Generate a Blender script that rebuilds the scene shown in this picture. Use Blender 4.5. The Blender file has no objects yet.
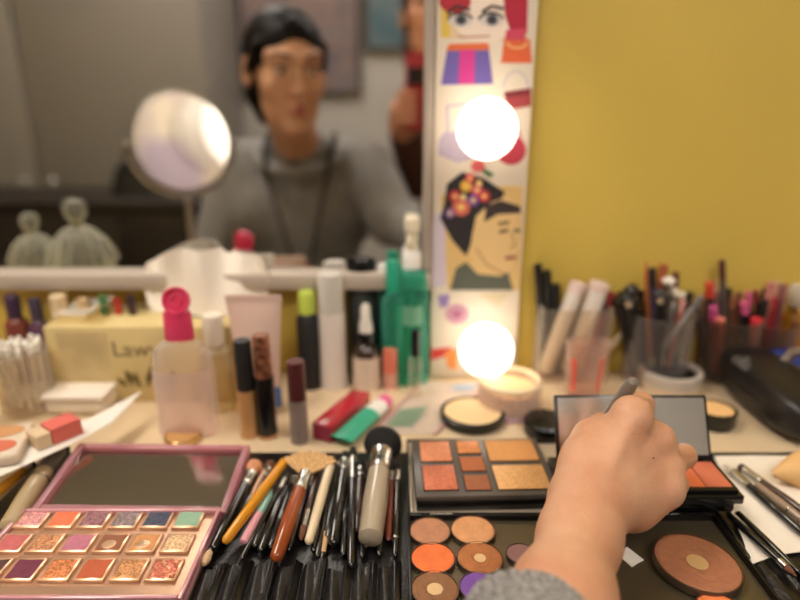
import bpy, bmesh, math, random
import numpy as np
from mathutils import Vector, Matrix, Quaternion
random.seed(7)
SC = bpy.context.scene
COL = SC.collection
PI = math.pi
ZC = 0.75                      # counter top height
CAM = Vector((0.0, 0.0, 1.057))
FPX = 610.0
PITCH = math.radians(18.2)
WALL = 0.65                    # mirror plane distance
cp, sp = math.cos(PITCH), math.sin(PITCH)

def ray(px, py):
    u = (px - 400) / FPX; v = (py - 300) / FPX
    return Vector((u, cp - v * sp, -sp - v * cp))
def at(px, py, h=0.0):
    "point on the horizontal plane h above the counter"
    d = ray(px, py); t = (ZC + h - CAM.z) / d.z
    return CAM + d * t
def aty(px, py, y):
    d = ray(px, py); t = y / d.y
    return CAM + d * t
def atd(px, py, dep):
    return CAM + ray(px, py) * dep
def hz(py, y):
    return aty(400, py, y).z - ZC
def mpp(px, py, h=0.0):
    "metres per pixel at a counter point"
    p = at(px, py, h)
    return (p.y * cp - (p.z - CAM.z) * sp) / FPX

# ---------------------------------------------------------------- materials
def lin(c):
    return tuple(((x / 255) / 12.92 if x / 255 <= .04045 else ((x / 255 + .055) / 1.055) ** 2.4) for x in c)
_M = {}
def mat(name, rgb, rough=.5, metal=0., noise=0., nscale=60., bump=0., bscale=200., emit=0., sss=0., coat=0., spec=.5, sheen=0.):
    if name in _M: return _M[name]
    m = bpy.data.materials.new(name); m.use_nodes = True
    nt = m.node_tree; b = nt.nodes['Principled BSDF']
    c = (*lin(rgb), 1)
    b.inputs['Base Color'].default_value = c
    b.inputs['Roughness'].default_value = rough
    b.inputs['Metallic'].default_value = metal
    b.inputs['Specular IOR Level'].default_value = spec
    if sss:
        b.inputs['Subsurface Weight'].default_value = sss
        b.inputs['Subsurface Radius'].default_value = (.006, .002, .001)
        b.inputs['Subsurface Scale'].default_value = 1.0
    if coat: b.inputs['Coat Weight'].default_value = coat
    if sheen: b.inputs['Sheen Weight'].default_value = sheen
    if emit:
        b.inputs['Emission Color'].default_value = c
        b.inputs['Emission Strength'].default_value = emit
    if noise or bump:
        tc = nt.nodes.new('ShaderNodeTexCoord')
    if noise:
        n = nt.nodes.new('ShaderNodeTexNoise'); n.inputs['Scale'].default_value = nscale; n.inputs['Detail'].default_value = 4
        nt.links.new(tc.outputs['Object'], n.inputs['Vector'])
        r = nt.nodes.new('ShaderNodeValToRGB')
        r.color_ramp.elements[0].position = .3; r.color_ramp.elements[1].position = .7
        r.color_ramp.elements[0].color = (*[max(0, x * (1 - noise)) for x in c[:3]], 1)
        r.color_ramp.elements[1].color = (*[min(1, x * (1 + noise)) for x in c[:3]], 1)
        nt.links.new(n.outputs['Fac'], r.inputs['Fac']); nt.links.new(r.outputs['Color'], b.inputs['Base Color'])
    if bump:
        n2 = nt.nodes.new('ShaderNodeTexNoise'); n2.inputs['Scale'].default_value = bscale; n2.inputs['Detail'].default_value = 3
        nt.links.new(tc.outputs['Object'], n2.inputs['Vector'])
        bp = nt.nodes.new('ShaderNodeBump'); bp.inputs['Strength'].default_value = bump; bp.inputs['Distance'].default_value = .001
        nt.links.new(n2.outputs['Fac'], bp.inputs['Height']); nt.links.new(bp.outputs['Normal'], b.inputs['Normal'])
    _M[name] = m
    return m
def clear(name, rgb=(245, 245, 245), fac=.12, rough=.08, tint=.9, edge=.4):
    "thin clear plastic or glass: tinted see-through body with a glossy skin"
    if name in _M: return _M[name]
    m = bpy.data.materials.new(name); m.use_nodes = True
    nt = m.node_tree; nt.nodes.clear()
    out = nt.nodes.new('ShaderNodeOutputMaterial'); mix = nt.nodes.new('ShaderNodeMixShader')
    tr = nt.nodes.new('ShaderNodeBsdfTransparent'); gl = nt.nodes.new('ShaderNodeBsdfPrincipled')
    c = lin(rgb)
    tr.inputs['Color'].default_value = (*[x * tint + (1 - tint) * .0 for x in c], 1)
    gl.inputs['Base Color'].default_value = (*c, 1); gl.inputs['Roughness'].default_value = rough
    lw = nt.nodes.new('ShaderNodeLayerWeight'); lw.inputs['Blend'].default_value = .35
    ma = nt.nodes.new('ShaderNodeMath'); ma.operation = 'MULTIPLY_ADD'; ma.use_clamp = True
    ma.inputs[1].default_value = edge; ma.inputs[2].default_value = fac
    nt.links.new(lw.outputs['Facing'], ma.inputs[0]); nt.links.new(ma.outputs[0], mix.inputs['Fac'])
    nt.links.new(tr.outputs[0], mix.inputs[1]); nt.links.new(gl.outputs[0], mix.inputs[2])
    nt.links.new(mix.outputs[0], out.inputs['Surface'])
    _M[name] = m
    return m
def glitter(name, rgb, amount=.6, scale=900.):
    "pressed shimmer powder: flecks of lighter and darker foil"
    if name in _M: return _M[name]
    m = mat(name, rgb, .45, .35, bump=.5, bscale=700)
    nt = m.node_tree; b = nt.nodes['Principled BSDF']
    tc = nt.nodes.new('ShaderNodeTexCoord'); v = nt.nodes.new('ShaderNodeTexVoronoi'); v.inputs['Scale'].default_value = scale
    nt.links.new(tc.outputs['Object'], v.inputs['Vector'])
    s = nt.nodes.new('ShaderNodeSeparateColor'); nt.links.new(v.outputs['Color'], s.inputs[0])
    r = nt.nodes.new('ShaderNodeValToRGB'); c = lin(rgb)
    r.color_ramp.elements[0].color = (*[x * (1 - amount * .7) for x in c], 1)
    r.color_ramp.elements[1].color = (*[min(1, x * (1 + amount) + .06 * amount) for x in c], 1)
    nt.links.new(s.outputs[0], r.inputs['Fac']); nt.links.new(r.outputs['Color'], b.inputs['Base Color'])
    return m

# ---------------------------------------------------------------- mesh builder
class MB:
    def __init__(s): s.v = []; s.f = []; s.mi = []
    def add(s, vs, fs, mi=0, M=None):
        o = len(s.v)
        s.v += [tuple(M @ Vector(v)) if M else tuple(v) for v in vs]
        s.f += [tuple(i + o for i in f) for f in fs]; s.mi += [mi] * len(fs)
        return s
    def box(s, c, d, mi=0, M=None, bev=0., seg=2):
        bm = bmesh.new(); bmesh.ops.create_cube(bm, size=1)
        for v in bm.verts: v.co = Vector((v.co.x * d[0], v.co.y * d[1], v.co.z * d[2])) + Vector(c)
        if bev: bmesh.ops.bevel(bm, geom=bm.edges[:], offset=min(bev, min(d) * .49), segments=seg, affect='EDGES', profile=.5)
        bm.verts.index_update()
        s.add([v.co.copy() for v in bm.verts], [[v.index for v in f.verts] for f in bm.faces], mi, M); bm.free(); return s
    def lathe(s, prof, n=28, mi=0, M=None, sx=1., sy=1., a0=0., a1=2 * PI, cap=True):
        full = abs(a1 - a0 - 2 * PI) < 1e-6
        k = n if full else n + 1
        vs = []; fs = []
        for r, z in prof:
            for i in range(k):
                a = a0 + (a1 - a0) * i / n
                vs.append((max(r, 1e-5) * math.cos(a) * sx, max(r, 1e-5) * math.sin(a) * sy, z))
        for j in range(len(prof) - 1):
            for i in range(n):
                i2 = (i + 1) % k
                fs.append((j * k + i, j * k + i2, (j + 1) * k + i2, (j + 1) * k + i))
        if full and cap:
            if prof[0][0] > 1e-4: fs.append(tuple(range(k - 1, -1, -1)))
            if prof[-1][0] > 1e-4: fs.append(tuple((len(prof) - 1) * k + i for i in range(k)))
        return s.add(vs, fs, mi, M)
    def prism(s, poly, z0, z1, mi=0, M=None):
        n = len(poly)
        vs = [(x, y, z0) for x, y in poly] + [(x, y, z1) for x, y in poly]
        fs = [tuple(range(n - 1, -1, -1)), tuple(range(n, 2 * n))] + [(i, (i + 1) % n, n + (i + 1) % n, n + i) for i in range(n)]
        return s.add(vs, fs, mi, M)
    def tube(s, pts, r, n=10, mi=0, M=None):
        pts = [Vector(p) for p in pts]; rs = r if isinstance(r, (list, tuple)) else [r] * len(pts)
        vs = []; fs = []; up = Vector((0, 0, 1)); prev = None
        for i, p in enumerate(pts):
            t = (pts[min(i + 1, len(pts) - 1)] - pts[max(i - 1, 0)]).normalized()
            if prev is None: a = t.cross(up if abs(t.z) < .9 else Vector((1, 0, 0))).normalized()
            else: a = (prev - t * prev.dot(t)).normalized()
            prev = a; b = t.cross(a)
            for k in range(n):
                w = 2 * PI * k / n; vs.append(p + (a * math.cos(w) + b * math.sin(w)) * rs[i])
        for i in range(len(pts) - 1):
            for k in range(n):
                k2 = (k + 1) % n; fs.append((i * n + k, i * n + k2, (i + 1) * n + k2, (i + 1) * n + k))
        fs.append(tuple(range(n - 1, -1, -1))); fs.append(tuple((len(pts) - 1) * n + k for k in range(n)))
        return s.add(vs, fs, mi, M)
    def grid(s, fn, nu, nv, mi=0, M=None, thick=0.):
        "surface fn(u,v) with u,v in 0..1; thick gives it a back side"
        vs = [Vector(fn(i / nu, j / nv)) for j in range(nv + 1) for i in range(nu + 1)]
        w = nu + 1
        fs = [(j * w + i, j * w + i + 1, (j + 1) * w + i + 1, (j + 1) * w + i) for j in range(nv) for i in range(nu)]
        if thick:
            nr = [Vector((0, 0, 0)) for _ in vs]
            for f in fs:
                nn = (vs[f[1]] - vs[f[0]]).cross(vs[f[3]] - vs[f[0]])
                for i in f: nr[i] = nr[i] + nn
            k = len(vs)
            vs += [vs[i] - nr[i].normalized() * thick for i in range(k)]
            fs2 = [tuple(i + k for i in reversed(f)) for f in fs]
            bd = [i for i in range(w)] + [j * w + nu for j in range(1, nv + 1)] + [nv * w + i for i in range(nu - 1, -1, -1)] + [j * w for j in range(nv - 1, 0, -1)]
            fs = fs + fs2 + [(bd[(i + 1) % len(bd)], bd[i], bd[i] + k, bd[(i + 1) % len(bd)] + k) for i in range(len(bd))]
        return s.add(vs, fs, mi, M)

def make_obj(name, mb, mats, parent=None, smooth=True, ang=38.):
    me = bpy.data.meshes.new(name)
    me.from_pydata([tuple(v) for v in mb.v], [], mb.f)
    if not isinstance(mats, (list, tuple)): mats = [mats]
    for m in mats: me.materials.append(m)
    me.polygons.foreach_set('material_index', mb.mi)
    if smooth:
        bm = bmesh.new(); bm.from_mesh(me)
        for f in bm.faces: f.smooth = True
        lim = math.radians(ang)
        for e in bm.edges:
            if len(e.link_faces) == 2 and e.calc_face_angle(0) > lim: e.smooth = False
        bm.to_mesh(me); bm.free()
    me.update()
    o = bpy.data.objects.new(name, me); COL.objects.link(o)
    if parent is not None: o.parent = parent
    return o
def tag(o, label, cat, group=None, kind=None):
    o['label'] = label; o['category'] = cat
    if group: o['group'] = group
    if kind: o['kind'] = kind
    return o
def thing(name, label, cat, loc=(0, 0, 0), rotz=0., group=None):
    o = bpy.data.objects.new(name, None); COL.objects.link(o)
    o.empty_display_size = .01
    o.location = loc; o.rotation_euler = (0, 0, rotz)
    return tag(o, label, cat, group)
def struct(name, mb, m, **k):
    o = make_obj(name, mb, m, **k); o['kind'] = 'structure'; return o
def place(o, loc, axis, roll=0.):
    "put a thing at loc with its local +Z along axis"
    q = Vector(axis).normalized().to_track_quat('Z', 'Y') @ Quaternion((0, 0, 1), roll)
    o.location = loc; o.rotation_mode = 'QUATERNION'; o.rotation_quaternion = q
    return o
def text_mb(body, size, M, depth=.0002):
    cu = bpy.data.curves.new('t', 'FONT'); cu.body = body; cu.size = size; cu.extrude = depth; cu.align_x = 'CENTER'; cu.align_y = 'CENTER'
    cu.resolution_u = 3
    t = bpy.data.objects.new('t', cu); COL.objects.link(t)
    dg = bpy.context.evaluated_depsgraph_get()
    me = bpy.data.meshes.new_from_object(t.evaluated_get(dg))
    mb = MB(); mb.add([v.co.copy() for v in me.vertices], [tuple(p.vertices) for p in me.polygons], 0, M)
    bpy.data.objects.remove(t); bpy.data.curves.remove(cu); bpy.data.meshes.remove(me)
    return mb
FRONT = Matrix(((1, 0, 0, 0), (0, 0, -1, 0), (0, 1, 0, 0), (0, 0, 0, 1)))   # drawn in xy, stands up facing the camera

# ---------------------------------------------------------------- smooth solids (signed distance + surface nets on a stretched grid)
class Solid:
    def __init__(s, xs, ys, zs):
        s.ax = [np.asarray(a, np.float32) for a in (xs, ys, zs)]
        s.d = np.full([len(a) for a in s.ax], .08, np.float32)
    def _sl(s, lo, hi):
        sl = []
        for a, l, h in zip(s.ax, lo, hi):
            i = max(0, int(np.searchsorted(a, l)) - 1); j = min(len(a), int(np.searchsorted(a, h)) + 1)
            if j - i < 2: return None
            sl.append(slice(i, j))
        return tuple(sl)
    def _put(s, fn, lo, hi, k, sub=False):
        m = k + .03
        sl = s._sl([l - m for l in lo], [h + m for h in hi])
        if sl is None: return
        X = s.ax[0][sl[0]][:, None, None]; Y = s.ax[1][sl[1]][None, :, None]; Z = s.ax[2][sl[2]][None, None, :]
        b = fn(X, Y, Z); a = s.d[sl]
        if sub:
            b = -b; h = np.maximum(k - np.abs(a - b), 0) / max(k, 1e-6)
            s.d[sl] = np.maximum(a, b) + h * h * k * .25
        else:
            h = np.maximum(k - np.abs(a - b), 0) / max(k, 1e-6)
            s.d[sl] = np.minimum(a, b) - h * h * k * .25
    def cone(s, p, q, r1, r2, k=.01, sub=False):
        p = np.array(p, float); q = np.array(q, float); ba = q - p; l2 = max(ba @ ba, 1e-9); L = math.sqrt(l2)
        R = max(r1, r2)
        def fn(X, Y, Z):
            t = np.clip(((X - p[0]) * ba[0] + (Y - p[1]) * ba[1] + (Z - p[2]) * ba[2]) / l2, 0, 1)
            dd = np.sqrt((X - p[0] - ba[0] * t) ** 2 + (Y - p[1] - ba[1] * t) ** 2 + (Z - p[2] - ba[2] * t) ** 2)
            return (dd - (r1 + (r2 - r1) * t)).astype(np.float32)
        s._put(fn, np.minimum(p, q) - R, np.maximum(p, q) + R, k, sub); return s
    def ell(s, c, r, k=.01, M=None, sub=False):
        "ellipsoid; M is a 3x3 whose columns are its axes"
        c = np.array(c, float); A = np.array(M, float) if M is not None else np.eye(3); R = max(r); rm = min(r)
        def fn(X, Y, Z):
            x, y, z = X - c[0], Y - c[1], Z - c[2]
            u = (A[0, 0] * x + A[1, 0] * y + A[2, 0] * z); v = (A[0, 1] * x + A[1, 1] * y + A[2, 1] * z); w = (A[0, 2] * x + A[1, 2] * y + A[2, 2] * z)
            k0 = np.sqrt((u / r[0]) ** 2 + (v / r[1]) ** 2 + (w / r[2]) ** 2); k1 = np.sqrt((u / r[0] ** 2) ** 2 + (v / r[1] ** 2) ** 2 + (w / r[2] ** 2) ** 2)
            return (k0 * (k0 - 1) / np.maximum(k1, 1e-6)).astype(np.float32)
        s._put(fn, c - R, c + R, k, sub); return s
    def mesh(s, relax=2):
        d = s.d; n = d.shape
        neg = d < 0
        c = neg[:-1, :-1, :-1].astype(np.int8)
        cnt = np.zeros([k - 1 for k in n], np.int8)
        for i in (0, 1):
            for j in (0, 1):
                for k in (0, 1): cnt += neg[i:n[0] - 1 + i, j:n[1] - 1 + j, k:n[2] - 1 + k]
        act = (cnt > 0) & (cnt < 8)
        idx = np.full(act.shape, -1, np.int64); I, J, K = np.nonzero(act); idx[I, J, K] = np.arange(len(I))
        acc = np.zeros((len(I), 3)); w = np.zeros(len(I))
        ax = s.ax
        corners = [(i, j, k) for i in (0, 1) for j in (0, 1) for k in (0, 1)]
        for a in corners:
            for dim in range(3):
                if a[dim]: continue
                b = list(a); b[dim] = 1
                da = d[I + a[0], J + a[1], K + a[2]].astype(float); db = d[I + b[0], J + b[1], K + b[2]].astype(float)
                m = (da < 0) != (db < 0); t = np.where(m, da / np.where(m, da - db, 1), 0)
                P = np.stack([ax[0][I + a[0]], ax[1][J + a[1]], ax[2][K + a[2]]], 1).astype(float)
                Q = np.stack([ax[0][I + b[0]], ax[1][J + b[1]], ax[2][K + b[2]]], 1)
                acc[m] += (P + (Q - P) * t[:, None])[m]; w[m] += 1
        V = acc / np.maximum(w, 1)[:, None]
        F = []
        for dim in range(3):
            o1, o2 = [(1, 2), (2, 0), (0, 1)][dim]
            sa = [slice(0, n[i] - 1) if i == dim else slice(1, n[i] - 1) for i in range(3)]
            sb = list(sa); sb[dim] = slice(1, n[dim])
            A = neg[tuple(sa)]; B = neg[tuple(sb)]
            for flip, msk in ((False, A & ~B), (True, ~A & B)):
                e = np.nonzero(msk)
                if not len(e[0]): continue
                p = [e[i] + (0 if i == dim else 1) for i in range(3)]
                q = []
                for (u, v) in ((0, 0), (1, 0), (1, 1), (0, 1)):
                    r = [x.copy() for x in p]; r[o1] = r[o1] - 1 + u; r[o2] = r[o2] - 1 + v; q.append(idx[tuple(r)])
                f = np.stack(q if not flip else q[::-1], 1); F.append(f)
        F = np.concatenate(F); F = F[(F >= 0).all(1)]
        E = np.concatenate([F[:, [0, 1]], F[:, [1, 2]], F[:, [2, 3]], F[:, [3, 0]]]); 
        for _ in range(relax):
            S = np.zeros_like(V); W = np.zeros(len(V))
            np.add.at(S, E[:, 0], V[E[:, 1]]); np.add.at(W, E[:, 0], 1); np.add.at(S, E[:, 1], V[E[:, 0]]); np.add.at(W, E[:, 1], 1)
            V = V * .5 + .5 * S / np.maximum(W, 1)[:, None]
        return V, F
def solid_obj(name, V, F, m, parent=None, off=(0, 0, 0)):
    me = bpy.data.meshes.new(name)
    V = V - np.array(off)
    me.from_pydata(V.tolist(), [], F.tolist())
    me.polygons.foreach_set('use_smooth', [True] * len(me.polygons))
    ms = m if isinstance(m, (list, tuple)) else [m]
    for x in ms: me.materials.append(x)
    o = bpy.data.objects.new(name, me); COL.objects.link(o)
    if parent is not None: o.parent = parent
    return o
def spaced(a, b, regions, coarse):
    "axis samples from a to b, finer inside the given (lo, hi, step) regions"
    out = [a]
    while out[-1] < b:
        x = out[-1]; st = coarse
        for lo, hi, h in regions:
            if lo <= x < hi: st = min(st, h)
            elif x < lo < x + st: st = max(lo - x, h)
        out.append(x + st)
    return out
# ================================================================ materials
M_cream = mat('cream_counter', (222, 198, 162), .35, noise=.06, nscale=12)
M_yel = mat('yellow_paint', (212, 184, 84), .55, bump=.25, bscale=120, noise=.04, nscale=5)
M_black = mat('black_plastic', (16, 15, 15), .25)
M_blackm = mat('black_matte', (22, 21, 21), .55)
M_leather = mat('black_leatherette', (20, 18, 18), .32, bump=.5, bscale=420)
M_silver = mat('brushed_silver', (200, 198, 192), .25, 1.)
M_chrome = mat('chrome', (225, 225, 225), .08, 1.)
M_white = mat('white_plastic', (235, 230, 222), .35)
M_paper = mat('white_paper', (238, 232, 222), .8)
M_gold = mat('gold_metal', (214, 180, 120), .25, 1.)
M_clear = clear('clear_plastic', (250, 244, 234), .05, .08, .98)
M_mirror = mat('mirror_glass', (232, 232, 230), .0, 1.)
M_teal = clear('teal_plastic', (118, 226, 200), .12, .12, .99)

# ================================================================ room shell
RX0, RX1, RY0, RY1, RH = -2.4, 2.0, -1.9, .665, 2.5
struct('floor', MB().box(((RX0 + RX1) / 2, (RY0 + RY1) / 2, -.02), (RX1 - RX0, RY1 - RY0 + .1, .04)), mat('floor_boards', (112, 102, 92), .5, noise=.2, nscale=3))
struct('ceiling', MB().box(((RX0 + RX1) / 2, (RY0 + RY1) / 2, RH + .02), (RX1 - RX0 + .1, RY1 - RY0 + .1, .04)), mat('ceiling_paint', (214, 212, 208), .8))
struct('wall_back', MB().box(((RX0 + RX1) / 2, RY1 + .03, RH / 2), (RX1 - RX0 + .1, .06, RH)), M_yel)
struct('wall_front', MB().box(((RX0 + RX1) / 2, RY0 - .03, RH / 2), (RX1 - RX0 + .1, .06, RH)), mat('greige_wall', (184, 178, 172), .8))
struct('wall_left', MB().box((RX0 - .03, (RY0 + RY1) / 2, RH / 2), (.06, RY1 - RY0, RH)), mat('grey_brown_wall', (140, 134, 128), .8))
struct('wall_right', MB().box((RX1 + .03, (RY0 + RY1) / 2, RH / 2), (.06, RY1 - RY0, RH)), _M['greige_wall'])

# things across the room, seen only in the mirror
t = thing('wardrobe', 'tall plain grey-brown wardrobe across the room, reflected left of the woman', 'wardrobe', (-1.53, -1.6, 0))
mw = mat('grey_brown_laminate', (150, 143, 136), .6)
make_obj('body', MB().box((0, 0, 1.15), (1.5, .5, 2.3), bev=.004), mw, t)
for k in (-1, 1):
    d = make_obj('door', MB().box((k * .372, .262, 1.17), (.735, .02, 2.22), bev=.003), mw, t)
    make_obj('handle', MB().tube([(k * .06, .275, .58), (k * .06, .3, .6), (k * .06, .3, .72), (k * .06, .275, .74)], .006), M_silver, d)
t = thing('sideboard', 'low dark brown sideboard in front of the wardrobe, reflected low in the mirror', 'sideboard', (-1.25, -1.08, 0))
md = mat('dark_brown_wood', (44, 36, 30), .5, noise=.2, nscale=8)
make_obj('body', MB().box((0, 0, .37), (1.5, .36, .62), bev=.006), md, t)
make_obj('top', MB().box((0, .0, .695), (1.56, .40, .03), bev=.006), md, t)
for i in (-1, 1):
    for j in (-1, 1): make_obj('leg', MB().lathe([(.02, 0), (.026, .06)], 12, M=Matrix.Translation((i * .7, j * .13, 0))), md, t)
for k in range(3):
    d = make_obj('door', MB().box(((k - 1) * .49, .187, .37), (.47, .016, .58), bev=.003), md, t)
    make_obj('knob', MB().lathe([(.006, 0), (.006, .012), (.013, .016), (.012, .026), (.0, .028)], 12, M=Matrix.Translation(((k - 1) * .49 + .19, .195, .45)) @ Matrix.Rotation(-PI / 2, 4, 'X')), M_silver, d)
def bagshape(w, d, h):
    def fn(u, v):
        a = 2 * PI * u; z = h * v; s = (1 - .35 * v ** 2) * (1 if v < .98 else .9)
        return (w / 2 * s * math.copysign(abs(math.cos(a)) ** .6, math.cos(a)), d / 2 * (1 - .5 * v) * math.copysign(abs(math.sin(a)) ** .6, math.sin(a)), z)
    return fn
t = thing('handbag', 'black handbag on top of the dark sideboard, reflected behind the round mirror', 'bag', (-.99, -1.06, .7103))
mb = MB().grid(bagshape(.22, .12, .12), 28, 10); mb.f.append(tuple(range(28))); mb.mi.append(0); mb.f.append(tuple(290 + i for i in range(29))); mb.mi.append(0)
make_obj('body', mb, M_blackm, t)
make_obj('handle', MB().tube([(-.05, 0, .115), (-.045, 0, .16), (0, 0, .185), (.045, 0, .16), (.05, 0, .115)], .006), M_blackm, t)
def picture(name, label, x0, x1, z0, z1, y, m):
    t = thing(name, label, 'painting', ((x0 + x1) / 2, y, z0))
    w, h = x1 - x0, z1 - z0
    make_obj('canvas', MB().box((0, .012, h / 2), (w - .02, .02, h - .02)), m, t)
    fm = mat('dark_picture_frame', (60, 52, 50), .5)
    f = MB()
    for c, d in (((0, .015, .008), (w, .03, .016)), ((0, .015, h - .008), (w, .03, .016)), ((-w / 2 + .008, .015, h / 2), (.016, .03, h - .032)), ((w / 2 - .008, .015, h / 2), (.016, .03, h - .032))): f.box(c, d)
    make_obj('frame', f, fm, t)
def blotch(name, cols, scale):
    m = mat(name, cols[0], .8); nt = m.node_tree; b = nt.nodes['Principled BSDF']
    tc = nt.nodes.new('ShaderNodeTexCoord'); n = nt.nodes.new('ShaderNodeTexNoise'); n.inputs['Scale'].default_value = scale; n.inputs['Detail'].default_value = 5
    r = nt.nodes.new('ShaderNodeValToRGB')
    for i, c in enumerate(cols):
        e = r.color_ramp.elements[i] if i < 2 else r.color_ramp.elements.new(.5)
        e.position = .3 + .4 * i / (len(cols) - 1); e.color = (*lin(c), 1)
    nt.links.new(tc.outputs['Object'], n.inputs['Vector']); nt.links.new(n.outputs['Fac'], r.inputs['Fac']); nt.links.new(r.outputs['Color'], b.inputs['Base Color'])
    return m
picture('painting', 'tall mottled purple and rust painting, reflected behind the woman', -.775, -.19, 1.08, 1.95, RY0, blotch('mottled_paint', [(96, 92, 102), (134, 112, 106), (112, 106, 112)], 9))
picture('painting', 'teal-blue painting beside the mottled one, reflected near the mirror edge', -.17, .35, 1.28, 1.9, RY0, blotch('teal_paint', [(62, 96, 108), (98, 112, 118), (76, 104, 112)], 6))

# unseen fill panels, added under the ceiling to brighten counter, face and room
for x, y, lab in ((-.9, .31, 'added warm fill panel, out of view on the ceiling over the left end of the counter'), (-.7, -1.2, 'added warm fill panel, out of view on the ceiling in front of the wardrobe'), (.8, -.8, 'added warm fill panel, out of view on the ceiling over the right side of the room')):
    t = thing('fill_panel', lab, 'light', (x, y, RH - .045))
    make_obj('frame', MB().box((0, 0, .0255), (.64, .64, .035), bev=.006), M_white, t)
    make_obj('diffuser', MB().box((0, 0, .004), (.6, .6, .01)), mat('fill_diffuser', (255, 246, 236), .6, emit=21.), t)

# ================================================================ counter
CX0, CX1, CY0 = -1.0, 1.1, .225
t = thing('counter', 'cream make-up counter along the yellow wall', 'counter', (0, 0, 0))
make_obj('worktop', MB().box(((CX0 + CX1) / 2, (CY0 + .664) / 2, ZC - .015), (CX1 - CX0, .664 - CY0, .03), bev=.004), M_cream, t)
for x in (CX0 + .02, CX1 - .02): make_obj('side_panel', MB().box((x, (CY0 + .664) / 2 + .01, (ZC - .03) / 2), (.03, .40, ZC - .03)), M_cream, t)

# ================================================================ mirror
t = thing('wall_mirror', 'large wall mirror with a pale frame above the counter', 'mirror', (0, 0, 0))
gx0, gx1 = -.72, aty(423, 150, .648).x
zb0, zb1 = hz(291, .632) + ZC, hz(273, .64) + ZC
ztop = 1.95
mfr = mat('pale_mirror_frame', (184, 170, 154), .4)
make_obj('glass', MB().box(((gx0 + gx1) / 2, .656, (zb1 + ztop) / 2), (gx1 - gx0, .012, ztop - zb1)), M_mirror, t)
fx = aty(432.5, 150, .645).x
make_obj('bottom_rail', MB().box(((gx0 + fx) / 2, .648, (zb0 + zb1) / 2), (fx - gx0, .03, zb1 - zb0), bev=.003), mfr, t)
make_obj('side_rail', MB().box(((gx1 + fx) / 2, .6515, (zb1 + ztop) / 2), (fx - gx1, .023, ztop - zb1 - .0004), bev=.003), mat('grey_mirror_frame', (176, 164, 150), .35), t)

# ================================================================ collage strip with bulbs
YF = .646
bx0, bx1 = fx + .0012, aty(526, 200, YF).x
ztop2 = 1.95
t = thing('collage_board', 'white board collaged with handbag pictures and a portrait, beside the mirror', 'board', ((bx0 + bx1) / 2, YF, ZC))
bw = bx1 - bx0
make_obj('board', MB().box((0, .0093, (ztop2 - ZC) / 2 + .0003), (bw, .0186, ztop2 - ZC - .0006), bev=.002), mat('collage_paper', (232, 220, 200), .6), t)
art = MB(); AM = []
def acol(rgb):
    m = mat('print_%d_%d_%d' % rgb, rgb, .6)
    if m not in AM: AM.append(m)
    return AM.index(m)
AL = [0]
def apoly(pts, rgb, lay=1):
    "one printed patch of the collage, given by its outline"
    AL[0] += 1
    h = .00012 * lay + AL[0] * 2e-6
    q = []
    for x, y in pts:
        p = aty(x, y, YF); q.append((min(max(p.x, bx0 + .001), bx1 - .001) - (bx0 + bx1) / 2, p.z - ZC))
    art.prism(q, .00002, h, acol(rgb), Matrix(((1, 0, 0, 0), (0, 0, -1, 0), (0, 1, 0, 0), (0, 0, 0, 1))))
def ael(cx, cy, rx, ry, rgb, lay=1, a0=0, a1=360, n=22):
    apoly([(cx + rx * math.cos(math.radians(a0 + (a1 - a0) * i / n)), cy - ry * math.sin(math.radians(a0 + (a1 - a0) * i / n))) for i in range(n + (0 if a1 - a0 == 360 else 1))], rgb, lay)
def aline(pts, w, rgb, lay=2):
    for (x0, y0), (x1, y1) in zip(pts, pts[1:]):
        L = math.hypot(x1 - x0, y1 - y0) or 1; nx, ny = -(y1 - y0) / L * w / 2, (x1 - x0) / L * w / 2
        apoly([(x0 + nx, y0 + ny), (x1 + nx, y1 + ny), (x1 - nx, y1 - ny), (x0 - nx, y0 - ny)], rgb, lay)
def aarc(cx, cy, rx, ry, w, rgb, a0=0, a1=180, lay=2):
    aline([(cx + rx * math.cos(math.radians(a0 + (a1 - a0) * i / 12)), cy - ry * math.sin(math.radians(a0 + (a1 - a0) * i / 12))) for i in range(13)], w, rgb, lay)
# face with eyes at the top
apoly([(441, -60), (528, -60), (527, 39), (500, 41), (443, 38)], (226, 200, 160))
apoly([(441, -60), (452, -60), (450, 37), (441, 38)], (228, 194, 88), 2)
ael(484, 8, 34, 36, (240, 222, 204), 2)
ael(455, 2, 16, 11, (176, 40, 52), 3); apoly([(500, -50), (529, -50), (527, 33), (512, 36), (505, 16)], (176, 30, 56), 3)
apoly([(506, 30), (526, 28), (525, 40), (505, 40)], (206, 70, 96), 4)
for ex in (460, 491):
    ael(ex, 21, 12, 6, (216, 206, 198), 4); ael(ex + 1, 20, 6, 5.5, (96, 98, 104), 5); ael(ex + 1, 20, 2.5, 2.8, (22, 20, 24), 6)
    aarc(ex, 22, 13, 9, 2.2, (36, 30, 34), 20, 165, 6)
aline([(447, 14), (456, 6), (470, 10)], 3, (60, 40, 36), 5); aline([(482, 12), (492, 6), (504, 9)], 3, (60, 40, 36), 5)
aline([(458, 36), (470, 37), (490, 36)], 2, (196, 150, 132), 4)
# purple handbag with pink stripe
aarc(468, 44, 22, 7, 2.5, (232, 208, 184), 180, 360)
apoly([(447, 50), (489, 50), (493, 84), (441, 85)], (112, 96, 172), 2); apoly([(449, 44), (488, 43), (490, 50), (446, 51)], (222, 112, 60), 3)
apoly([(460, 50), (475, 50), (474, 84), (458, 84)], (212, 60, 146), 3)
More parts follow.
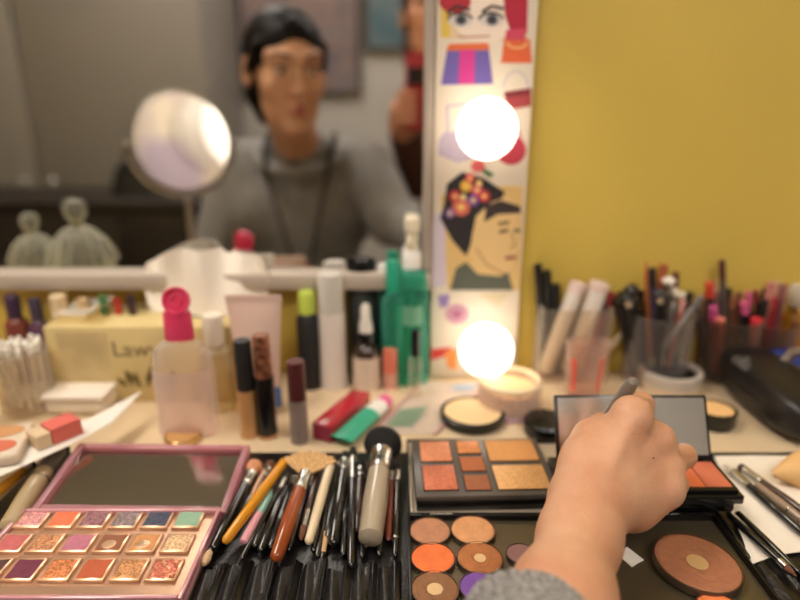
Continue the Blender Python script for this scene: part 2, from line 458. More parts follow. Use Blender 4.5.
# orange bag, red bag
apoly([(504, 39), (530, 39), (532, 63), (501, 63)], (220, 100, 56), 2); aarc(517, 42, 10, 6, 2, (238, 190, 120), 180, 360, 3)
aarc(516, 92, 13, 21, 2.6, (208, 198, 196), 10, 170); apoly([(504, 93), (531, 89), (532, 106), (508, 110)], (160, 62, 66), 2); apoly([(504, 92), (531, 88), (531, 94), (505, 98)], (126, 40, 48), 3)
# lavender bag and dark red bag behind the upper bulb
aline([(448, 134), (447, 106), (468, 104), (470, 132)], 2, (178, 160, 190)); apoly([(444, 132), (472, 131), (476, 158), (458, 163), (438, 155), (439, 140)], (186, 172, 190), 2)
aarc(512, 140, 9, 14, 2, (196, 120, 130), 0, 180); ael(511, 150, 15, 15, (182, 56, 74), 2)
# rose
ael(478, 166, 7, 6, (208, 92, 96), 3); apoly([(484, 168), (494, 174), (490, 178), (482, 172)], (70, 110, 70), 3)
# portrait of a woman in a floral headscarf
apoly([(441, 196), (470, 188), (500, 186), (523, 186), (521, 290), (448, 290)], (222, 188, 122))
apoly([(432, 214), (445, 214), (446, 286), (432, 288)], (208, 196, 206), 2)
apoly([(444, 205), (447, 184), (462, 172), (484, 178), (505, 192), (499, 204), (484, 216), (470, 246), (466, 256), (452, 240), (440, 218)], (40, 36, 38), 3)
apoly([(472, 236), (476, 216), (492, 202), (508, 196), (520, 210), (521, 222), (517, 232), (521, 246), (516, 254), (510, 272), (496, 280), (474, 272), (470, 252)], (228, 194, 134), 4)
apoly([(486, 206), (500, 200), (520, 206), (521, 213), (498, 214), (484, 222)], (56, 48, 46), 5)
aline([(499, 232), (508, 230)], 3, (72, 58, 52), 6); aline([(514, 230), (520, 231)], 3, (72, 58, 52), 6); aline([(498, 224), (509, 222)], 2.5, (60, 48, 44), 6); aline([(511, 232), (515, 245), (510, 248)], 1.5, (176, 138, 96), 6)
aline([(505, 258), (516, 257)], 3.5, (150, 84, 74), 6); aline([(476, 248), (486, 264), (504, 274)], 2, (190, 150, 100), 6)
apoly([(450, 290), (456, 268), (466, 262), (478, 274), (500, 276), (508, 272), (513, 290)], (92, 96, 82), 6)
for fx_, fy_, r, c in ((455, 196, 6, (196, 60, 70)), (466, 186, 6, (226, 176, 66)), (477, 190, 6, (206, 80, 110)), (461, 207, 9, (214, 112, 90)), (473, 200, 6, (120, 80, 150)), (484, 196, 6, (196, 56, 66)), (450, 213, 5, (130, 96, 160)), (470, 178, 5, (210, 70, 86)), (463, 197, 3, (240, 226, 170)), (479, 183, 3, (250, 220, 140))):
    ael(fx_, fy_, r, r, c, 6, n=12); ael(fx_, fy_, r * .4, r * .4, (238, 206, 120), 7, n=8)
# lower scraps
apoly([(438, 296), (450, 294), (448, 306), (440, 308)], (150, 126, 182), 2); ael(457, 314, 12, 10, (196, 146, 162), 2); ael(457, 314, 5, 4, (170, 96, 130), 3)
apoly([(478, 294), (512, 292), (498, 306)], (222, 206, 170), 2)
apoly([(428, 349), (452, 347), (446, 356), (428, 360)], (206, 60, 56), 2); apoly([(444, 352), (458, 348), (456, 370), (448, 368)], (230, 150, 80), 3)
apoly([(506, 340), (515, 338), (514, 362), (508, 362)], (180, 170, 176), 2)
make_obj('printed_collage', art, AM, t, smooth=False)

BR = .0292
bulb_m = mat('lit_bulb', (255, 240, 222), .4, emit=4.0)
bc = [aty(487, 129, .606), aty(486, 350, .606)]
dz = bc[0].z - bc[1].z
zs = [bc[1].z, bc[0].z, bc[0].z + dz, bc[0].z + 2 * dz]
for i, z in enumerate(zs):
    lab = ['lit round white bulb low on the collage board, near the powder jar', 'lit round white bulb between the handbag pictures on the collage board', 'lit round white bulb third from the bottom of the collage board', 'lit round white bulb topmost on the collage board'][i]
    t = thing('light_bulb', lab, 'light bulb', (bc[1].x if i == 0 else bc[0].x, .606, z), 0, 'round vanity bulbs on the collage board')
    R = Matrix.Rotation(-PI / 2, 4, 'X')
    make_obj('globe', MB().lathe([(max(0, BR * math.sin(PI * k / 20)), -BR * math.cos(PI * k / 20)) for k in range(0, 18)] + [(.013, BR * 1.0)], 32, M=R), bulb_m, t)
    make_obj('socket', MB().lathe([(.0145, BR * .92), (.0145, .034), (.019, .036), (.019, .0393)], 24, M=R), M_white, t)
# ================================================================ things standing on the counter
def foot(px, pyb, wpx, h=0.):
    "centre and radius of a round thing whose front foot shows at (px, pyb)"
    r = wpx * mpp(px, pyb, h) / 2
    for _ in range(3):
        p = at(px, pyb, h); y = p.y + r; c = aty(px, pyb, y)
        dep = y * cp - (ZC + h - CAM.z) * sp
        x = (px - 400) / FPX * dep; r = wpx * dep / FPX / 2
    return Vector((x, y, ZC + h)), r
def prof(c, pts):
    "outline [(half width px, row px)] -> [(radius, height)] at that depth"
    out = []
    for hw, yy in pts:
        z = aty(400, yy, c.y).z if yy is not None else c.z
        dep = c.y * cp - (z - CAM.z) * sp
        out.append((hw * dep / FPX, max(z - c.z, 0.0)))
    out[0] = out[0]
    return out
def turned(name, label, cat, px, pyb, wpx, parts, group=None, flat=1., rotz=0., n=28, h=0.):
    c, r = foot(px, pyb, wpx, h)
    c.z += .0002
    t = thing(name, label, cat, c, rotz, group)
    made = []
    last = None
    for pn, m, pts in parts:
        p = prof(c, pts)
        if pts[0][1] is None: p[0] = (p[0][0], 0.)
        o = make_obj(pn, MB().lathe(p, n, sy=flat), m, t); made.append(o)
    return t, made, c, r
N = None
# --- clear micellar bottle with a pink flip cap
t, pr, c, r = turned('lotion_bottle', 'clear plastic bottle with an open bright pink flip cap, left of centre', 'bottle', 191, 446, 60, [
    ('body', clear('pale_clear_bottle', (253, 247, 243), .08, .08, .98), [(27, N), (30, 440), (30, 362), (28, 350), (20, 342), (13, 339), (13, 336)]),
    ('cap', mat('pink_cap', (222, 62, 102), .3), [(14.5, 338.5), (15, 337), (14, 313), (13, 311)])], flat=.62)
k = mpp(186, 430)
prp = prof(c, [(25, 436), (25, 366)])
make_obj('label', MB().lathe([(prp[0][0] * 1.215, prp[0][1]), (prp[0][0] * 1.215, prp[1][1])], 24, sy=.62, a0=PI * 1.13, a1=PI * 1.87), clear('pink_label', (250, 234, 228), .3, .4, .98), t)
zc = prof(c, [(0, 312)])[0][1]
lidm = MB(); R = Matrix.Translation((.002, .0, zc + .011)) @ Matrix.Rotation(math.radians(72), 4, 'X')
lidm.lathe([(.0, 0), (.0112, 0), (.0125, .001), (.0125, .006), (.0105, .006), (.0105, .002), (.006, .002), (.006, .005), (.0045, .005), (.0045, .002), (0, .002)], 28, M=R)
make_obj('flip_lid', lidm, _M['pink_cap'], t)
# --- second clear bottle behind it
turned('toner_bottle', 'pale clear bottle with a white cap behind the pink capped bottle', 'bottle', 221, 415, 36, [
    ('body', clear('milky_bottle', (246, 236, 206), .18, .15, .97), [(16, N), (17.5, 412), (17.5, 366), (15, 350), (9, 345)]),
    ('cap', mat('ivory_cap', (236, 226, 206), .4), [(9.5, 344.5), (10, 343), (10, 317), (9, 315)])])
# --- squeezed tube standing on its cap
c, r = foot(262, 418, 38); c.z += .0002
t = thing('cream_tube', 'pale pink squeeze tube standing on its cap behind the two concealers', 'tube', c)
z0, z1 = prof(c, [(0, 408), (0, 302)]); s = r / 19
def tubefn(u, v):
    a = 2 * PI * u; w = (17 + 9 * v) * s; d = (17 * (1 - v) ** .8 + .6) * s
    return (w * math.cos(a), d * math.sin(a), z0[1] + (z1[1] - z0[1]) * v)
make_obj('body', MB().grid(tubefn, 32, 10), mat('pale_pink_tube', (220, 190, 174), .35), t)
make_obj('cap', MB().lathe([(15 * s, 0), (16.5 * s, .002), (16.5 * s, z0[1])], 28), M_white, t)
make_obj('crimp', MB().box((0, 0, z1[1] + .0035), (53 * s, .0016, .0075)), _M['pale_pink_tube'], t)
make_obj('blue_mark', MB().box((17.5 * s, -13.6 * s, z0[1] + .02), (.012, .0008, .022), M=Matrix.Rotation(.0, 4, 'Z')), mat('blue_print', (96, 132, 196), .5), t)
# --- two concealers
turned('concealer_tube', 'tan concealer tube with a matte black cap, left of the pair', 'concealer', 250, 440, 19, [
    ('body', mat('tan_glass', (196, 146, 92), .2, coat=.5), [(8.5, N), (9, 438), (9, 389)]), ('cap', M_blackm, [(8.8, 388.5), (8.8, 342), (8, 340)])])
turned('concealer_tube', 'black bodied concealer tube with a bronze patterned top, right of the pair', 'concealer', 268, 441, 22, [
    ('base', mat('tan_base', (186, 130, 88), .3), [(9.5, N), (10, 439), (10, 432)]),
    ('body', M_black, [(10, 431.9), (10, 376)]), ('cap', mat('bronze_pattern', (150, 100, 76), .3, .6, noise=.7, nscale=160), [(9, 375.9), (8.6, 338), (8, 335)])])
# --- lip gloss with maroon cap
turned('lip_gloss', 'lip gloss with a dark maroon cap and grey clear tube', 'lip gloss', 300, 446, 19, [
    ('tube', clear('grey_clear', (190, 176, 170), .4, .1), [(8.5, N), (9, 444), (9, 399)]), ('cap', mat('maroon_cap', (84, 34, 36), .3), [(9, 398.5), (9, 363), (8.5, 361)])])
# --- row of bottles
turned('spray_bottle', 'black bottle with a lime green cap', 'bottle', 311, 391, 23, [
    ('body', M_blackm, [(11, N), (11.5, 389), (11.5, 318), (8, 313)]), ('cap', mat('lime_cap', (188, 204, 84), .35), [(8.5, 312.5), (8.5, 294), (7, 291)])])
turned('mist_bottle', 'tall white bottle with a clear cap beside the lime capped one', 'bottle', 334, 391, 27, [
    ('body', mat('white_tube', (224, 214, 204), .35), [(12.5, N), (13.5, 388), (13.5, 312)]), ('cap', clear('frost_cap', (240, 234, 224), .5, .3), [(12.5, 311.5), (12.5, 275), (11, 273)])])
turned('serum_bottle', 'tall charcoal bottle with a wide black lid, behind the dropper', 'bottle', 364, 378, 30, [
    ('body', mat('charcoal_bottle', (62, 66, 66), .3), [(14, N), (15, 376), (15, 282), (12, 278)]), ('cap', M_black, [(17, 277.5), (18, 276), (18, 258), (16, 255)])])
turned('serum_bottle', 'slim dark bottle just left of the green bottles', 'bottle', 384, 379, 13, [
    ('body', mat('dark_teal_glass', (34, 70, 66), .2), [(6, N), (6.5, 377), (6.5, 290), (5, 284)]), ('cap', M_white, [(5, 283.5), (5, 266), (4, 264)])])
t, pr, c, r = turned('dropper_bottle', 'small brown dropper bottle with a white rubber bulb and pale label', 'bottle', 367, 392, 27, [
    ('body', mat('brown_glass', (56, 38, 30), .12, coat=.6), [(12.5, N), (13.5, 390), (13.5, 352), (11, 346), (7, 343)]),
    ('collar', M_black, [(8.5, 342.5), (8.5, 333), (8, 332)]), ('dropper_bulb', mat('white_rubber', (228, 220, 208), .5), [(7, 331.5), (7, 326), (5, 318), (5, 308), (3, 304), (0, 303)])])
q = prof(c, [(13.7, 389), (13.7, 354)])
make_obj('label', MB().lathe([(q[0][0], q[0][1]), (q[1][0], q[1][1])], 24, a0=PI * 1.02, a1=PI * 1.98), mat('kraft_label', (214, 196, 176), .6), t)
turned('lipstick', 'coral lipstick tube right of the dropper bottle', 'lipstick', 390, 391, 16, [
    ('case', mat('rose_case', (206, 150, 132), .35), [(7, N), (7.5, 390), (7.5, 372)]), ('cap', mat('coral_cap', (214, 116, 92), .35), [(7, 371.5), (7, 350), (6, 348)])])
# --- green bottles
turned('cleanser_bottle', 'slimmer translucent green bottle with a green cap', 'bottle', 393, 388, 22, [
    ('body', M_teal, [(10, N), (11, 386), (11, 300), (6, 292)]), ('cap', mat('green_cap', (42, 160, 128), .3), [(6.5, 291.5), (6.5, 262), (5.5, 260)])])
t, pr, c, r = turned('cleanser_bottle', 'large translucent green bottle with a white pump head', 'bottle', 411, 387, 34, [
    ('body', M_teal, [(15, N), (17, 384), (17, 282), (15, 272), (9, 268)]),
    ('pump_collar', M_white, [(9.5, 267.5), (9.5, 252), (8, 250)]), ('pump_head', mat('cream_pump', (226, 214, 188), .4), [(6, 249.5), (6, 232), (8, 230), (8, 219), (6, 217)])])
q = prof(c, [(13, 320), (12, 240), (3, 385)])
make_obj('label', MB().lathe([(q[0][0] * 1.325, q[0][1]), (q[0][0] * 1.325, q[0][1] + .022)], 20, a0=PI * 1.2, a1=PI * 1.7), clear('mint_label', (150, 214, 180), .5, .4), t)
make_obj('nozzle', MB().tube([(-.002, -.003, q[1][1]), (-.004, -.012, q[1][1] - .001)], .0028, 10), _M['cream_pump'], t)
make_obj('dip_tube', MB().tube([(0, 0, q[2][1] + .004), (0, 0, q[1][1] - .02)], .002, 8), clear('tube_clear', (220, 240, 230), .3), t)
# --- small vial
turned('sample_vial', 'small clear vial with a black cap in front of the green bottles', 'vial', 415, 402, 13, [
    ('tube', M_clear, [(6, N), (6.5, 401), (6.5, 360), (4, 356)]), ('cap', M_black, [(4.5, 355.5), (4.5, 332), (4, 330)])])
# --- cotton swab cup
c, r = foot(31, 421, 50); c.z += .0002
t = thing('swab_cup', 'clear cup packed with white cotton swabs at the left', 'cup', c)
zt = prof(c, [(0, 350)])[0][1]
make_obj('cup', MB().lathe([(r * .86, 0), (r, .004), (r * 1.02, zt), (r * .98, zt), (r * .95, .005), (0, .004)], 28), M_clear, t)
sw_t = MB().lathe([(0, 0), (.0026, .002), (.003, .007), (.0022, .013), (.0011, .015)], 10)
sw_s = MB().lathe([(.0011, .0), (.0011, .062)], 8)
proto = None; kk = 0
spots = [(0, 0)] + [(r * .36 * math.cos(a * PI / 3), r * .36 * math.sin(a * PI / 3)) for a in range(6)] + [(r * .74 * math.cos(a * PI / 6.5), r * .74 * math.sin(a * PI / 6.5)) for a in range(13)]
for i, (dx, dy) in enumerate(spots):
    if proto is None:
        proto = thing('cotton_swab', 'white cotton swab standing in the clear swab cup', 'cotton swab', c, 0, 'cotton swabs in the clear cup')
        cs = mat('white_cotton', (240, 234, 222), .9)
        make_obj('stick', MB().lathe([(.0011, .014), (.0011, zt - .008)], 8), M_paper, proto)
        make_obj('cotton_tip', sw_t, cs, proto)
        mm = MB().lathe([(.0011, 0), (.0022, .002), (.003, .008), (.0026, .013), (0, .015)], 10, M=Matrix.Translation((0, 0, zt - .012)))
        make_obj('cotton_tip', mm, cs, proto); o = proto
    else:
        o = proto.copy(); COL.objects.link(o)
        for ch in proto.children:
            d = ch.copy(); COL.objects.link(d); d.parent = o
    ax = Vector((dx * .12 + random.uniform(-.002, .002), dy * .12 + random.uniform(-.002, .002), zt))
    place(o, (c.x + dx * .88, c.y + dy * .88, c.z + .0055 + random.uniform(0, .004)), ax)
# --- white rounded box
c, r = foot(87, 419, 58); h_ = prof(c, [(0, 385)])[0][1]
t = thing('cotton_pad_box', 'small white rounded box beside the cup of swabs', 'box', (c.x, c.y, ZC + .0002))
make_obj('body', MB().box((0, 0, h_ * .36), (r * 2.02, .05, h_ * .72), bev=.006, seg=3), mat('white_box', (236, 222, 200), .5), t)
make_obj('lid', MB().box((0, 0, h_ * .86), (r * 2.1, .053, h_ * .27), bev=.005, seg=3), mat('white_lid', (240, 228, 212), .5), t)
# --- yellow tissue box
pl = at(57, 402); pR = at(243, 402); yb = pl.y
bw_ = pR.x - pl.x; bh = hz(327, yb); bd = .1
xc = (pl.x + pR.x) / 2
t = thing('tissue_box', 'pale yellow tissue box with a printed front, behind the clear bottle', 'tissue box', (xc, yb + bd / 2, ZC + .0002))
mybx = mat('yellow_card', (212, 190, 132), .6, noise=.05, nscale=30)
make_obj('carton', MB().box((0, 0, bh / 2), (bw_, bd, bh), bev=.0015), mybx, t)
mk = mpp(150, 370)
xs = lambda px: aty(px, 370, yb).x - xc
make_obj('side_panel', MB().box(((xs(62) + xs(112)) / 2, -bd / 2 - .0002, bh * .5), (xs(112) - xs(62), .0004, bh * .86)), mat('beige_panel', (200, 178, 128), .6, noise=.12, nscale=40), t)
make_obj('lettering', text_mb('Lawy', .024, Matrix.Translation(((xs(113) + xs(158)) / 2 + .003, -bd / 2 - .0003, hz(350, yb))) @ FRONT), mat('print_grey', (122, 104, 72), .7), t, smooth=False)
lf = MB()
for i in range(9):
    a = random.uniform(.3, 2.6); x0, z0_ = xs(126 + i * 5), hz(388, yb); L = random.uniform(.012, .028)
    d = Vector((math.cos(a), 0, math.sin(a))); nrm = Vector((-d.z, 0, d.x)) * .0035
    p0 = Vector((x0, -bd / 2 - .0004 - i * 3e-6, z0_)); lf.add([p0, p0 + d * L * .5 + nrm, p0 + d * L, p0 + d * L * .5 - nrm], [(0, 1, 2, 3)])
make_obj('leaf_print', lf, mat('print_olive', (112, 96, 50), .7), t, smooth=False)
make_obj('slot', MB().lathe([(0, 0), (.042, 0), (.042, .0004), (0, .0004)], 32, sy=.5, M=Matrix.Translation((xs(195), 0, bh))), mat('slot_dark', (70, 60, 40), .8), t)
# tissue pulled up out of it
tz = ZC + bh + .001
c = Vector((xs(199) + xc, yb + bd / 2, tz)); Htop = aty(190, 250, c.y).z - tz; W2 = 56 * mpp(195, 340)
def tissue(u, v):
    x = (u - .5) * 2; w = W2 * (.80 + .3 * v - .22 * v * v)
    top = Htop * (1 - .22 * abs(x) ** 3.4 - .05 * math.sin(9 * u + 1))
    y = .011 * math.sin(2.6 * PI * u + 1.5 * v) * (.35 + v) + .006 * math.sin(7 * PI * u) * v + .022 * (v - .5) * math.sin(PI * u) - .006
    return (x * w, y, top * v)
t = tag(make_obj('tissue', MB().grid(tissue, 60, 24, thick=.0006), mat('tissue_paper', (240, 230, 214), .9, bump=.3, bscale=90)), 'crumpled white tissue pulled up from the yellow tissue box', 'tissue')
t.location = c
# clear wrapper lying on the box
pts = [aty(x, y, yb + .03) for x, y in ((62, 338), (70, 332), (86, 326), (100, 326), (109, 332), (104, 344), (92, 352))]
def film(u, v):
    i = min(int(u * 6), 5); f = u * 6 - i; p = pts[i].lerp(pts[i + 1], f)
    return (p.x, yb + .005 + .05 * v, ZC + bh + .0015 + .012 * math.sin(PI * u) * (1 + .3 * math.sin(8 * v)) + .003 * math.sin(11 * u))
tag(make_obj('plastic_wrapper', MB().grid(film, 36, 10), clear('film', (250, 244, 230), .22, .15)), 'loose clear plastic wrapper lying on the left end of the tissue box', 'wrapper')
# --- little bottles behind the tissue box, under the mirror
for px, w, rgb, cap, lab in ((16, 22, (120, 60, 48), (60, 36, 60), 'brown bottle under the mirror rail at the far left'), (38, 18, (92, 62, 84), (60, 50, 70), 'purple-brown bottle under the mirror rail'),
                             (62, 26, (196, 170, 120), (214, 190, 150), 'beige bottle under the mirror rail'), (86, 20, (172, 128, 92), (190, 160, 120), 'tan bottle under the mirror rail'),
                             (106, 12, (150, 48, 40), (70, 120, 70), 'small red bottle with green cap under the mirror rail'), (120, 12, (70, 110, 76), (176, 60, 50), 'small green bottle with red cap under the mirror rail'), (134, 13, (140, 34, 40), (60, 40, 44), 'small dark red bottle under the mirror rail')):
    y = .624; c = aty(px, 320, y); c.z = ZC + .0002; s = (y * cp + .24 * sp) / FPX; rr = min(w * s / 2, .0155); h = hz(295, y) - (.004 if px in (38, 86, 120) else 0)
    t = thing('nail_polish' if px > 100 else 'small_bottle', lab, 'bottle', c)
    make_obj('body', MB().lathe([(rr * .94, 0), (rr, .002), (rr, h * .7), (rr * .6, h * .76)], 20), mat('bottle_%d' % px, rgb, .2), t)
    make_obj('cap', MB().lathe([(rr * .62, h * .762), (rr * .62, h * .98), (rr * .5, h)], 20), mat('bottlecap_%d' % px, cap, .35), t)
# --- lying red box and tube
def lying(p0, p1, h):
    a = at(*p0, h); b = at(*p1, h); d = b - a
    return a, b, d.length, math.atan2(d.y, d.x)
a, b, L, ang = lying((322, 433), (362, 398), .0085)
t = thing('slim_box', 'slim shiny red carton lying behind the powder brush', 'box', ((a.x + b.x) / 2, (a.y + b.y) / 2, ZC + .0003), ang)
make_obj('carton', MB().box((0, 0, .0085), (L, .021, .017), bev=.0008), mat('red_carton', (186, 30, 48), .25, coat=.5), t)
make_obj('end_flap', MB().box((-L / 2 - .0003, 0, .0085), (.0006, .019, .015)), mat('magenta_flap', (150, 34, 70), .35), t)
a, b, L, ang = lying((341, 440), (386, 402), .008)
t = thing('toothpaste_tube', 'green and white tube with a pink cap lying beside the red carton', 'tube', ((a.x + b.x) / 2, (a.y + b.y) / 2, ZC + .0003), ang)
def tubel(x0, x1, w0, w1, h0, h1, n=6):
    def fn(u, v):
        al = 2 * PI * u; w = w0 + (w1 - w0) * v; hh = h0 + (h1 - h0) * v
        return (x0 + (x1 - x0) * v, w * math.cos(al), .0085 + hh * math.sin(al))
    return MB().grid(fn, 24, n)
make_obj('body', tubel(-L * .5, L * .12, .012, .011, .0012, .0075), mat('mint_tube', (62, 166, 132), .3), t)
make_obj('white_band', tubel(L * .121, L * .36, .011, .0095, .0075, .008), M_white, t)
make_obj('cap', MB().lathe([(.008, 0), (.008, L * .14), (.006, L * .15)], 20, M=Matrix.Translation((L * .362, 0, .0085)) @ Matrix.Rotation(PI / 2, 4, 'Y')), mat('pink_tube_cap', (226, 92, 150), .35), t)
# --- clear pouch
q = [at(x, y, 0) for x, y in ((372, 436), (436, 437), (492, 384), (418, 384))]
def pouch(u, v):
    p = (q[0] * (1 - u) + q[1] * u) * (1 - v) + (q[3] * (1 - u) + q[2] * u) * v
    return (p.x, p.y, ZC + .002 + .004 * math.sin(PI * u) * math.sin(PI * v) + .0012 * math.sin(9 * u + 6 * v) * math.sin(PI * u) * math.sin(PI * v))
t = thing('clear_pouch', 'flat clear plastic pouch with pink edges lying right of the tubes', 'pouch', (0, 0, 0))
make_obj('film', MB().grid(pouch, 24, 24), clear('pouch_film', (246, 238, 230), .22, .12), t)
for uu, nm, rgb in ((.96, 'seam', (226, 170, 180)), (.04, 'seam', (226, 180, 186))):
    make_obj(nm, MB().tube([Vector(pouch(uu, v / 12)) + Vector((0, 0, .0012)) for v in range(13)], .0011, 6), clear('seam_%d' % int(uu * 100), rgb, .55, .3), t)
make_obj('printed_patch', MB().grid(lambda u, v: Vector(pouch(.12 + .4 * u, .12 + .3 * v)) + Vector((0, 0, .0008)), 8, 8), clear('patch_green', (150, 176, 150), .45, .4), t)
make_obj('printed_patch', MB().grid(lambda u, v: Vector(pouch(.55 + .3 * u, .8 + .14 * v)) + Vector((0, 0, .0008)), 8, 4), clear('patch_blue', (176, 196, 216), .5, .4), t)
# --- powder compact, jar
c, r = foot(472, 437, 64)
t = thing('powder_compact', 'open round black compact of cream powder in front of the powder jar', 'compact', (c.x, c.y, ZC + .0003))
make_obj('case', MB().lathe([(r * .92, 0), (r, .003), (r, .010), (r * .94, .0112), (r * .9, .0112), (r * .9, .007), (0, .007)], 40), M_black, t)
make_obj('powder', MB().lathe([(r * .88, .0072), (r * .88, .0098), (r * .8, .0104), (0, .0108)], 40), mat('cream_powder', (232, 200, 150), .8, bump=.2), t)
c, r = foot(508, 424, 62)
zt = prof(c, [(0, 382)])[0][1]
t = thing('powder_jar', 'clear round jar of loose cream powder below the lower bulb', 'jar', (c.x, c.y, ZC + .0003))
make_obj('jar', MB().lathe([(r * .9, 0), (r, .003), (r, zt * .9), (r * .96, zt), (r * .9, zt), (r * .9, .006), (0, .005)], 40), clear('jar_clear', (252, 238, 226), .2, .08), t)
make_obj('powder', MB().lathe([(r * .88, .0065), (r * .88, zt * .8), (0, zt * .86)], 40), mat('loose_powder', (236, 204, 152), .85), t)
make_obj('foot_ring', MB().lathe([(r * 1.005, .0002), (r * 1.02, .003), (r * 1.005, .006)], 40, cap=False), clear('pinkish_ring', (236, 200, 216), .5, .2), t)
make_obj('rim', MB().lathe([(r * .9, zt), (r * .99, zt + .0002), (r * 1.0, zt + .003), (r * .92, zt + .005), (r * .9, zt + .004), (r * .9, zt)], 40, cap=False), mat('cream_rim', (240, 216, 180), .4), t)
c, r = foot(545, 445, 44)
t = thing('compact_lid', 'closed round black compact partly behind the propped mirror lid', 'compact', (c.x, c.y, ZC + .0003))
make_obj('case', MB().lathe([(r * .92, 0), (r, .003), (r, .009)], 36), M_black, t); make_obj('lid', MB().lathe([(r, .0092), (r, .013), (r * .9, .0155), (0, .0165)], 36), M_black, t)
c, r = foot(712, 434, 42)
t = thing('powder_compact', 'small black compact of peach powder to the right of the mirror lid', 'compact', (c.x, c.y, ZC + .0003))
make_obj('case', MB().lathe([(r * .92, 0), (r, .003), (r, .016), (r * .9, .0172), (r * .88, .0172), (r * .88, .011), (0, .011)], 36), M_black, t)
make_obj('powder', MB().lathe([(r * .86, .0112), (r * .86, .0155), (0, .0165)], 36), mat('peach_powder', (236, 190, 130), .8, bump=.2), t)
# --- low cream jar with dark lid
c, r = foot(668, 399, 60)
z1, z2 = [v[1] for v in prof(c, [(0, 380), (0, 369)])]
t = thing('cream_jar', 'low cream jar with a dark recessed lid in front of the brush cups', 'jar', (c.x, c.y, ZC + .0003))
make_obj('body', MB().lathe([(r * .92, 0), (r, .004), (r, z1)], 36), mat('cream_jar_body', (226, 204, 176), .35), t)
make_obj('lid', MB().lathe([(r * .98, z1 + .0003), (r, z1 + .002), (r, z2), (r * .94, z2 + .001), (r * .86, z2 + .001), (r * .82, z2 - .004), (0, z2 - .004)], 36), mat('grey_lid_ring', (190, 180, 168), .3), t)
make_obj('lid_disc', MB().lathe([(0, z2 - .0038), (r * .8, z2 - .0038), (r * .8, z2 - .003), (0, z2 - .0026)], 36), M_black, t)

# ================================================================ brush and pencil holders
def cup(label, px, pyb, wpx, ytop, square=False, m=None, wall=.0016):
    c, r = foot(px, pyb, wpx); c.z += .0002
    if square: c.y = c.y - r + .0165
    h = prof(c, [(0, ytop)])[0][1]
    t = thing('acrylic_holder', label, 'holder', c)
    if square:
        mb = MB(); d = .016
        mb.box((0, 0, wall / 2), (2 * r, 2 * d, wall))
        for sx in (-1, 1): mb.box((sx * (r - wall), 0, h / 2 + wall / 2), (wall * 2, 2 * d, h - wall))
        for sy in (-1, 1): mb.box((0, sy * (d - wall / 2), h / 2 + wall / 2), (2 * r - wall * 4, wall, h - wall))
        make_obj('cup', mb, m or M_clear, t)
    else:
        make_obj('cup', MB().lathe([(r * .96, 0), (r, .002), (r, h), (r - wall, h), (r - wall, wall), (0, wall)], 32), m or M_clear, t)
    return c, r, h
cA = cup('square clear acrylic holder of black pens and white tubes, left of the cups', 563, 383, 66, 306, True)
cB = cup('round clear cup crowded with brushes and pencils, middle of the holders', 652, 392, 62, 312, m=clear('acrylic_cup', (240, 234, 230), .025, .06, .98, .3))
cC = cup('brownish clear cup of lip pencils right of the brush cup', 722, 388, 56, 316, m=clear('smoky_cup', (214, 196, 178), .03, .08, .97, .3))
cD = cup('clear cup of red and dark pencils behind the black case', 762, 388, 46, 322, m=clear('smoky_cup2', (216, 198, 186), .03, .08, .97, .3))
c, r = foot(580, 401, 42); c.y -= r * .42; h = prof(c, [(0, 342)])[0][1]
c = c + Vector((0, 0, .0002))
t = thing('plastic_cup', 'clear plastic cup with red printed bars in front of the square holder', 'cup', c)
make_obj('cup', MB().lathe([(r * .8, 0), (r * .82, .001), (r, h), (r * 1.03, h), (r * 1.0, h + .001), (r * .96, h), (r * .78, .002), (0, .002)], 32, sy=.58), clear('cup_clear', (248, 232, 222), .1, .1, .98), t)
for a0 in (1.22, 1.68):
    make_obj('red_bar', MB().lathe([(r * .855, h * .15), (r * .975, h * .75)], 6, sy=.6, a0=PI * a0, a1=PI * (a0 + .07)), mat('red_print', (226, 84, 70), .5), t)

def stick(name, label, cat, cupc, ptop, pbot, wpx, cols, group, yoff=0., tip='flat', tl=.16):
    "a pencil, pen or brush standing in a cup; leans inside it; pixel rows give its lean and height"
    c, r, h = cupc
    top = aty(*ptop, c.y + yoff); bot = aty(*pbot, c.y + yoff * .3)
    dx, dy = bot.x - c.x, bot.y - c.y; k = math.hypot(dx, dy); lim = r * .72
    if k > lim: bot.x = c.x + dx * lim / k; bot.y = c.y + dy * lim / k
    bot.z = max(bot.z, ZC + .006)
    ax = top - bot; L = ax.length; s = (c.y * cp + .2 * sp) / FPX; rr = wpx * s / 2
    t = place(thing(name, label, cat, (0, 0, 0), 0, group), bot, ax)
    body, tipc = cols
    make_obj('body' if tip != 'brush' else 'handle', MB().lathe([(rr * .6, 0), (rr, .004), (rr, L * (1 - tl))], 12), body, t)
    if tip == 'flat': make_obj('cap', MB().lathe([(rr * 1.06, L * (1 - tl) + .0002), (rr * 1.06, L - .001), (rr * .8, L)], 12), tipc, t)
    if tip == 'point': make_obj('point', MB().lathe([(rr, L * (1 - tl) + .0002), (rr * .25, L - .002), (0, L)], 12), tipc, t)
    if tip == 'brush':
        make_obj('ferrule', MB().lathe([(rr * 1.02, L * (1 - tl) + .0002), (rr * 1.1, L * (1 - tl * .55))], 12), M_silver, t)
        make_obj('bristles', MB().lathe([(rr * 1.0, L * (1 - tl * .55) + .0002), (rr * 1.7, L * (1 - tl * .3)), (rr * 1.3, L - .003), (0, L)], 14), tipc, t)
    return t
def hue(n, rgb, r=.4): return mat(n, rgb, r)
K = hue('ink_black', (20, 19, 20)); W = hue('chalk_white', (232, 224, 214)); SI = M_silver
gA = 'pens and tubes in the square holder'; gB = 'brushes and pencils in the round cup'; gC = 'pencils in the brownish cup'; gD = 'pencils in the cup behind the black case'
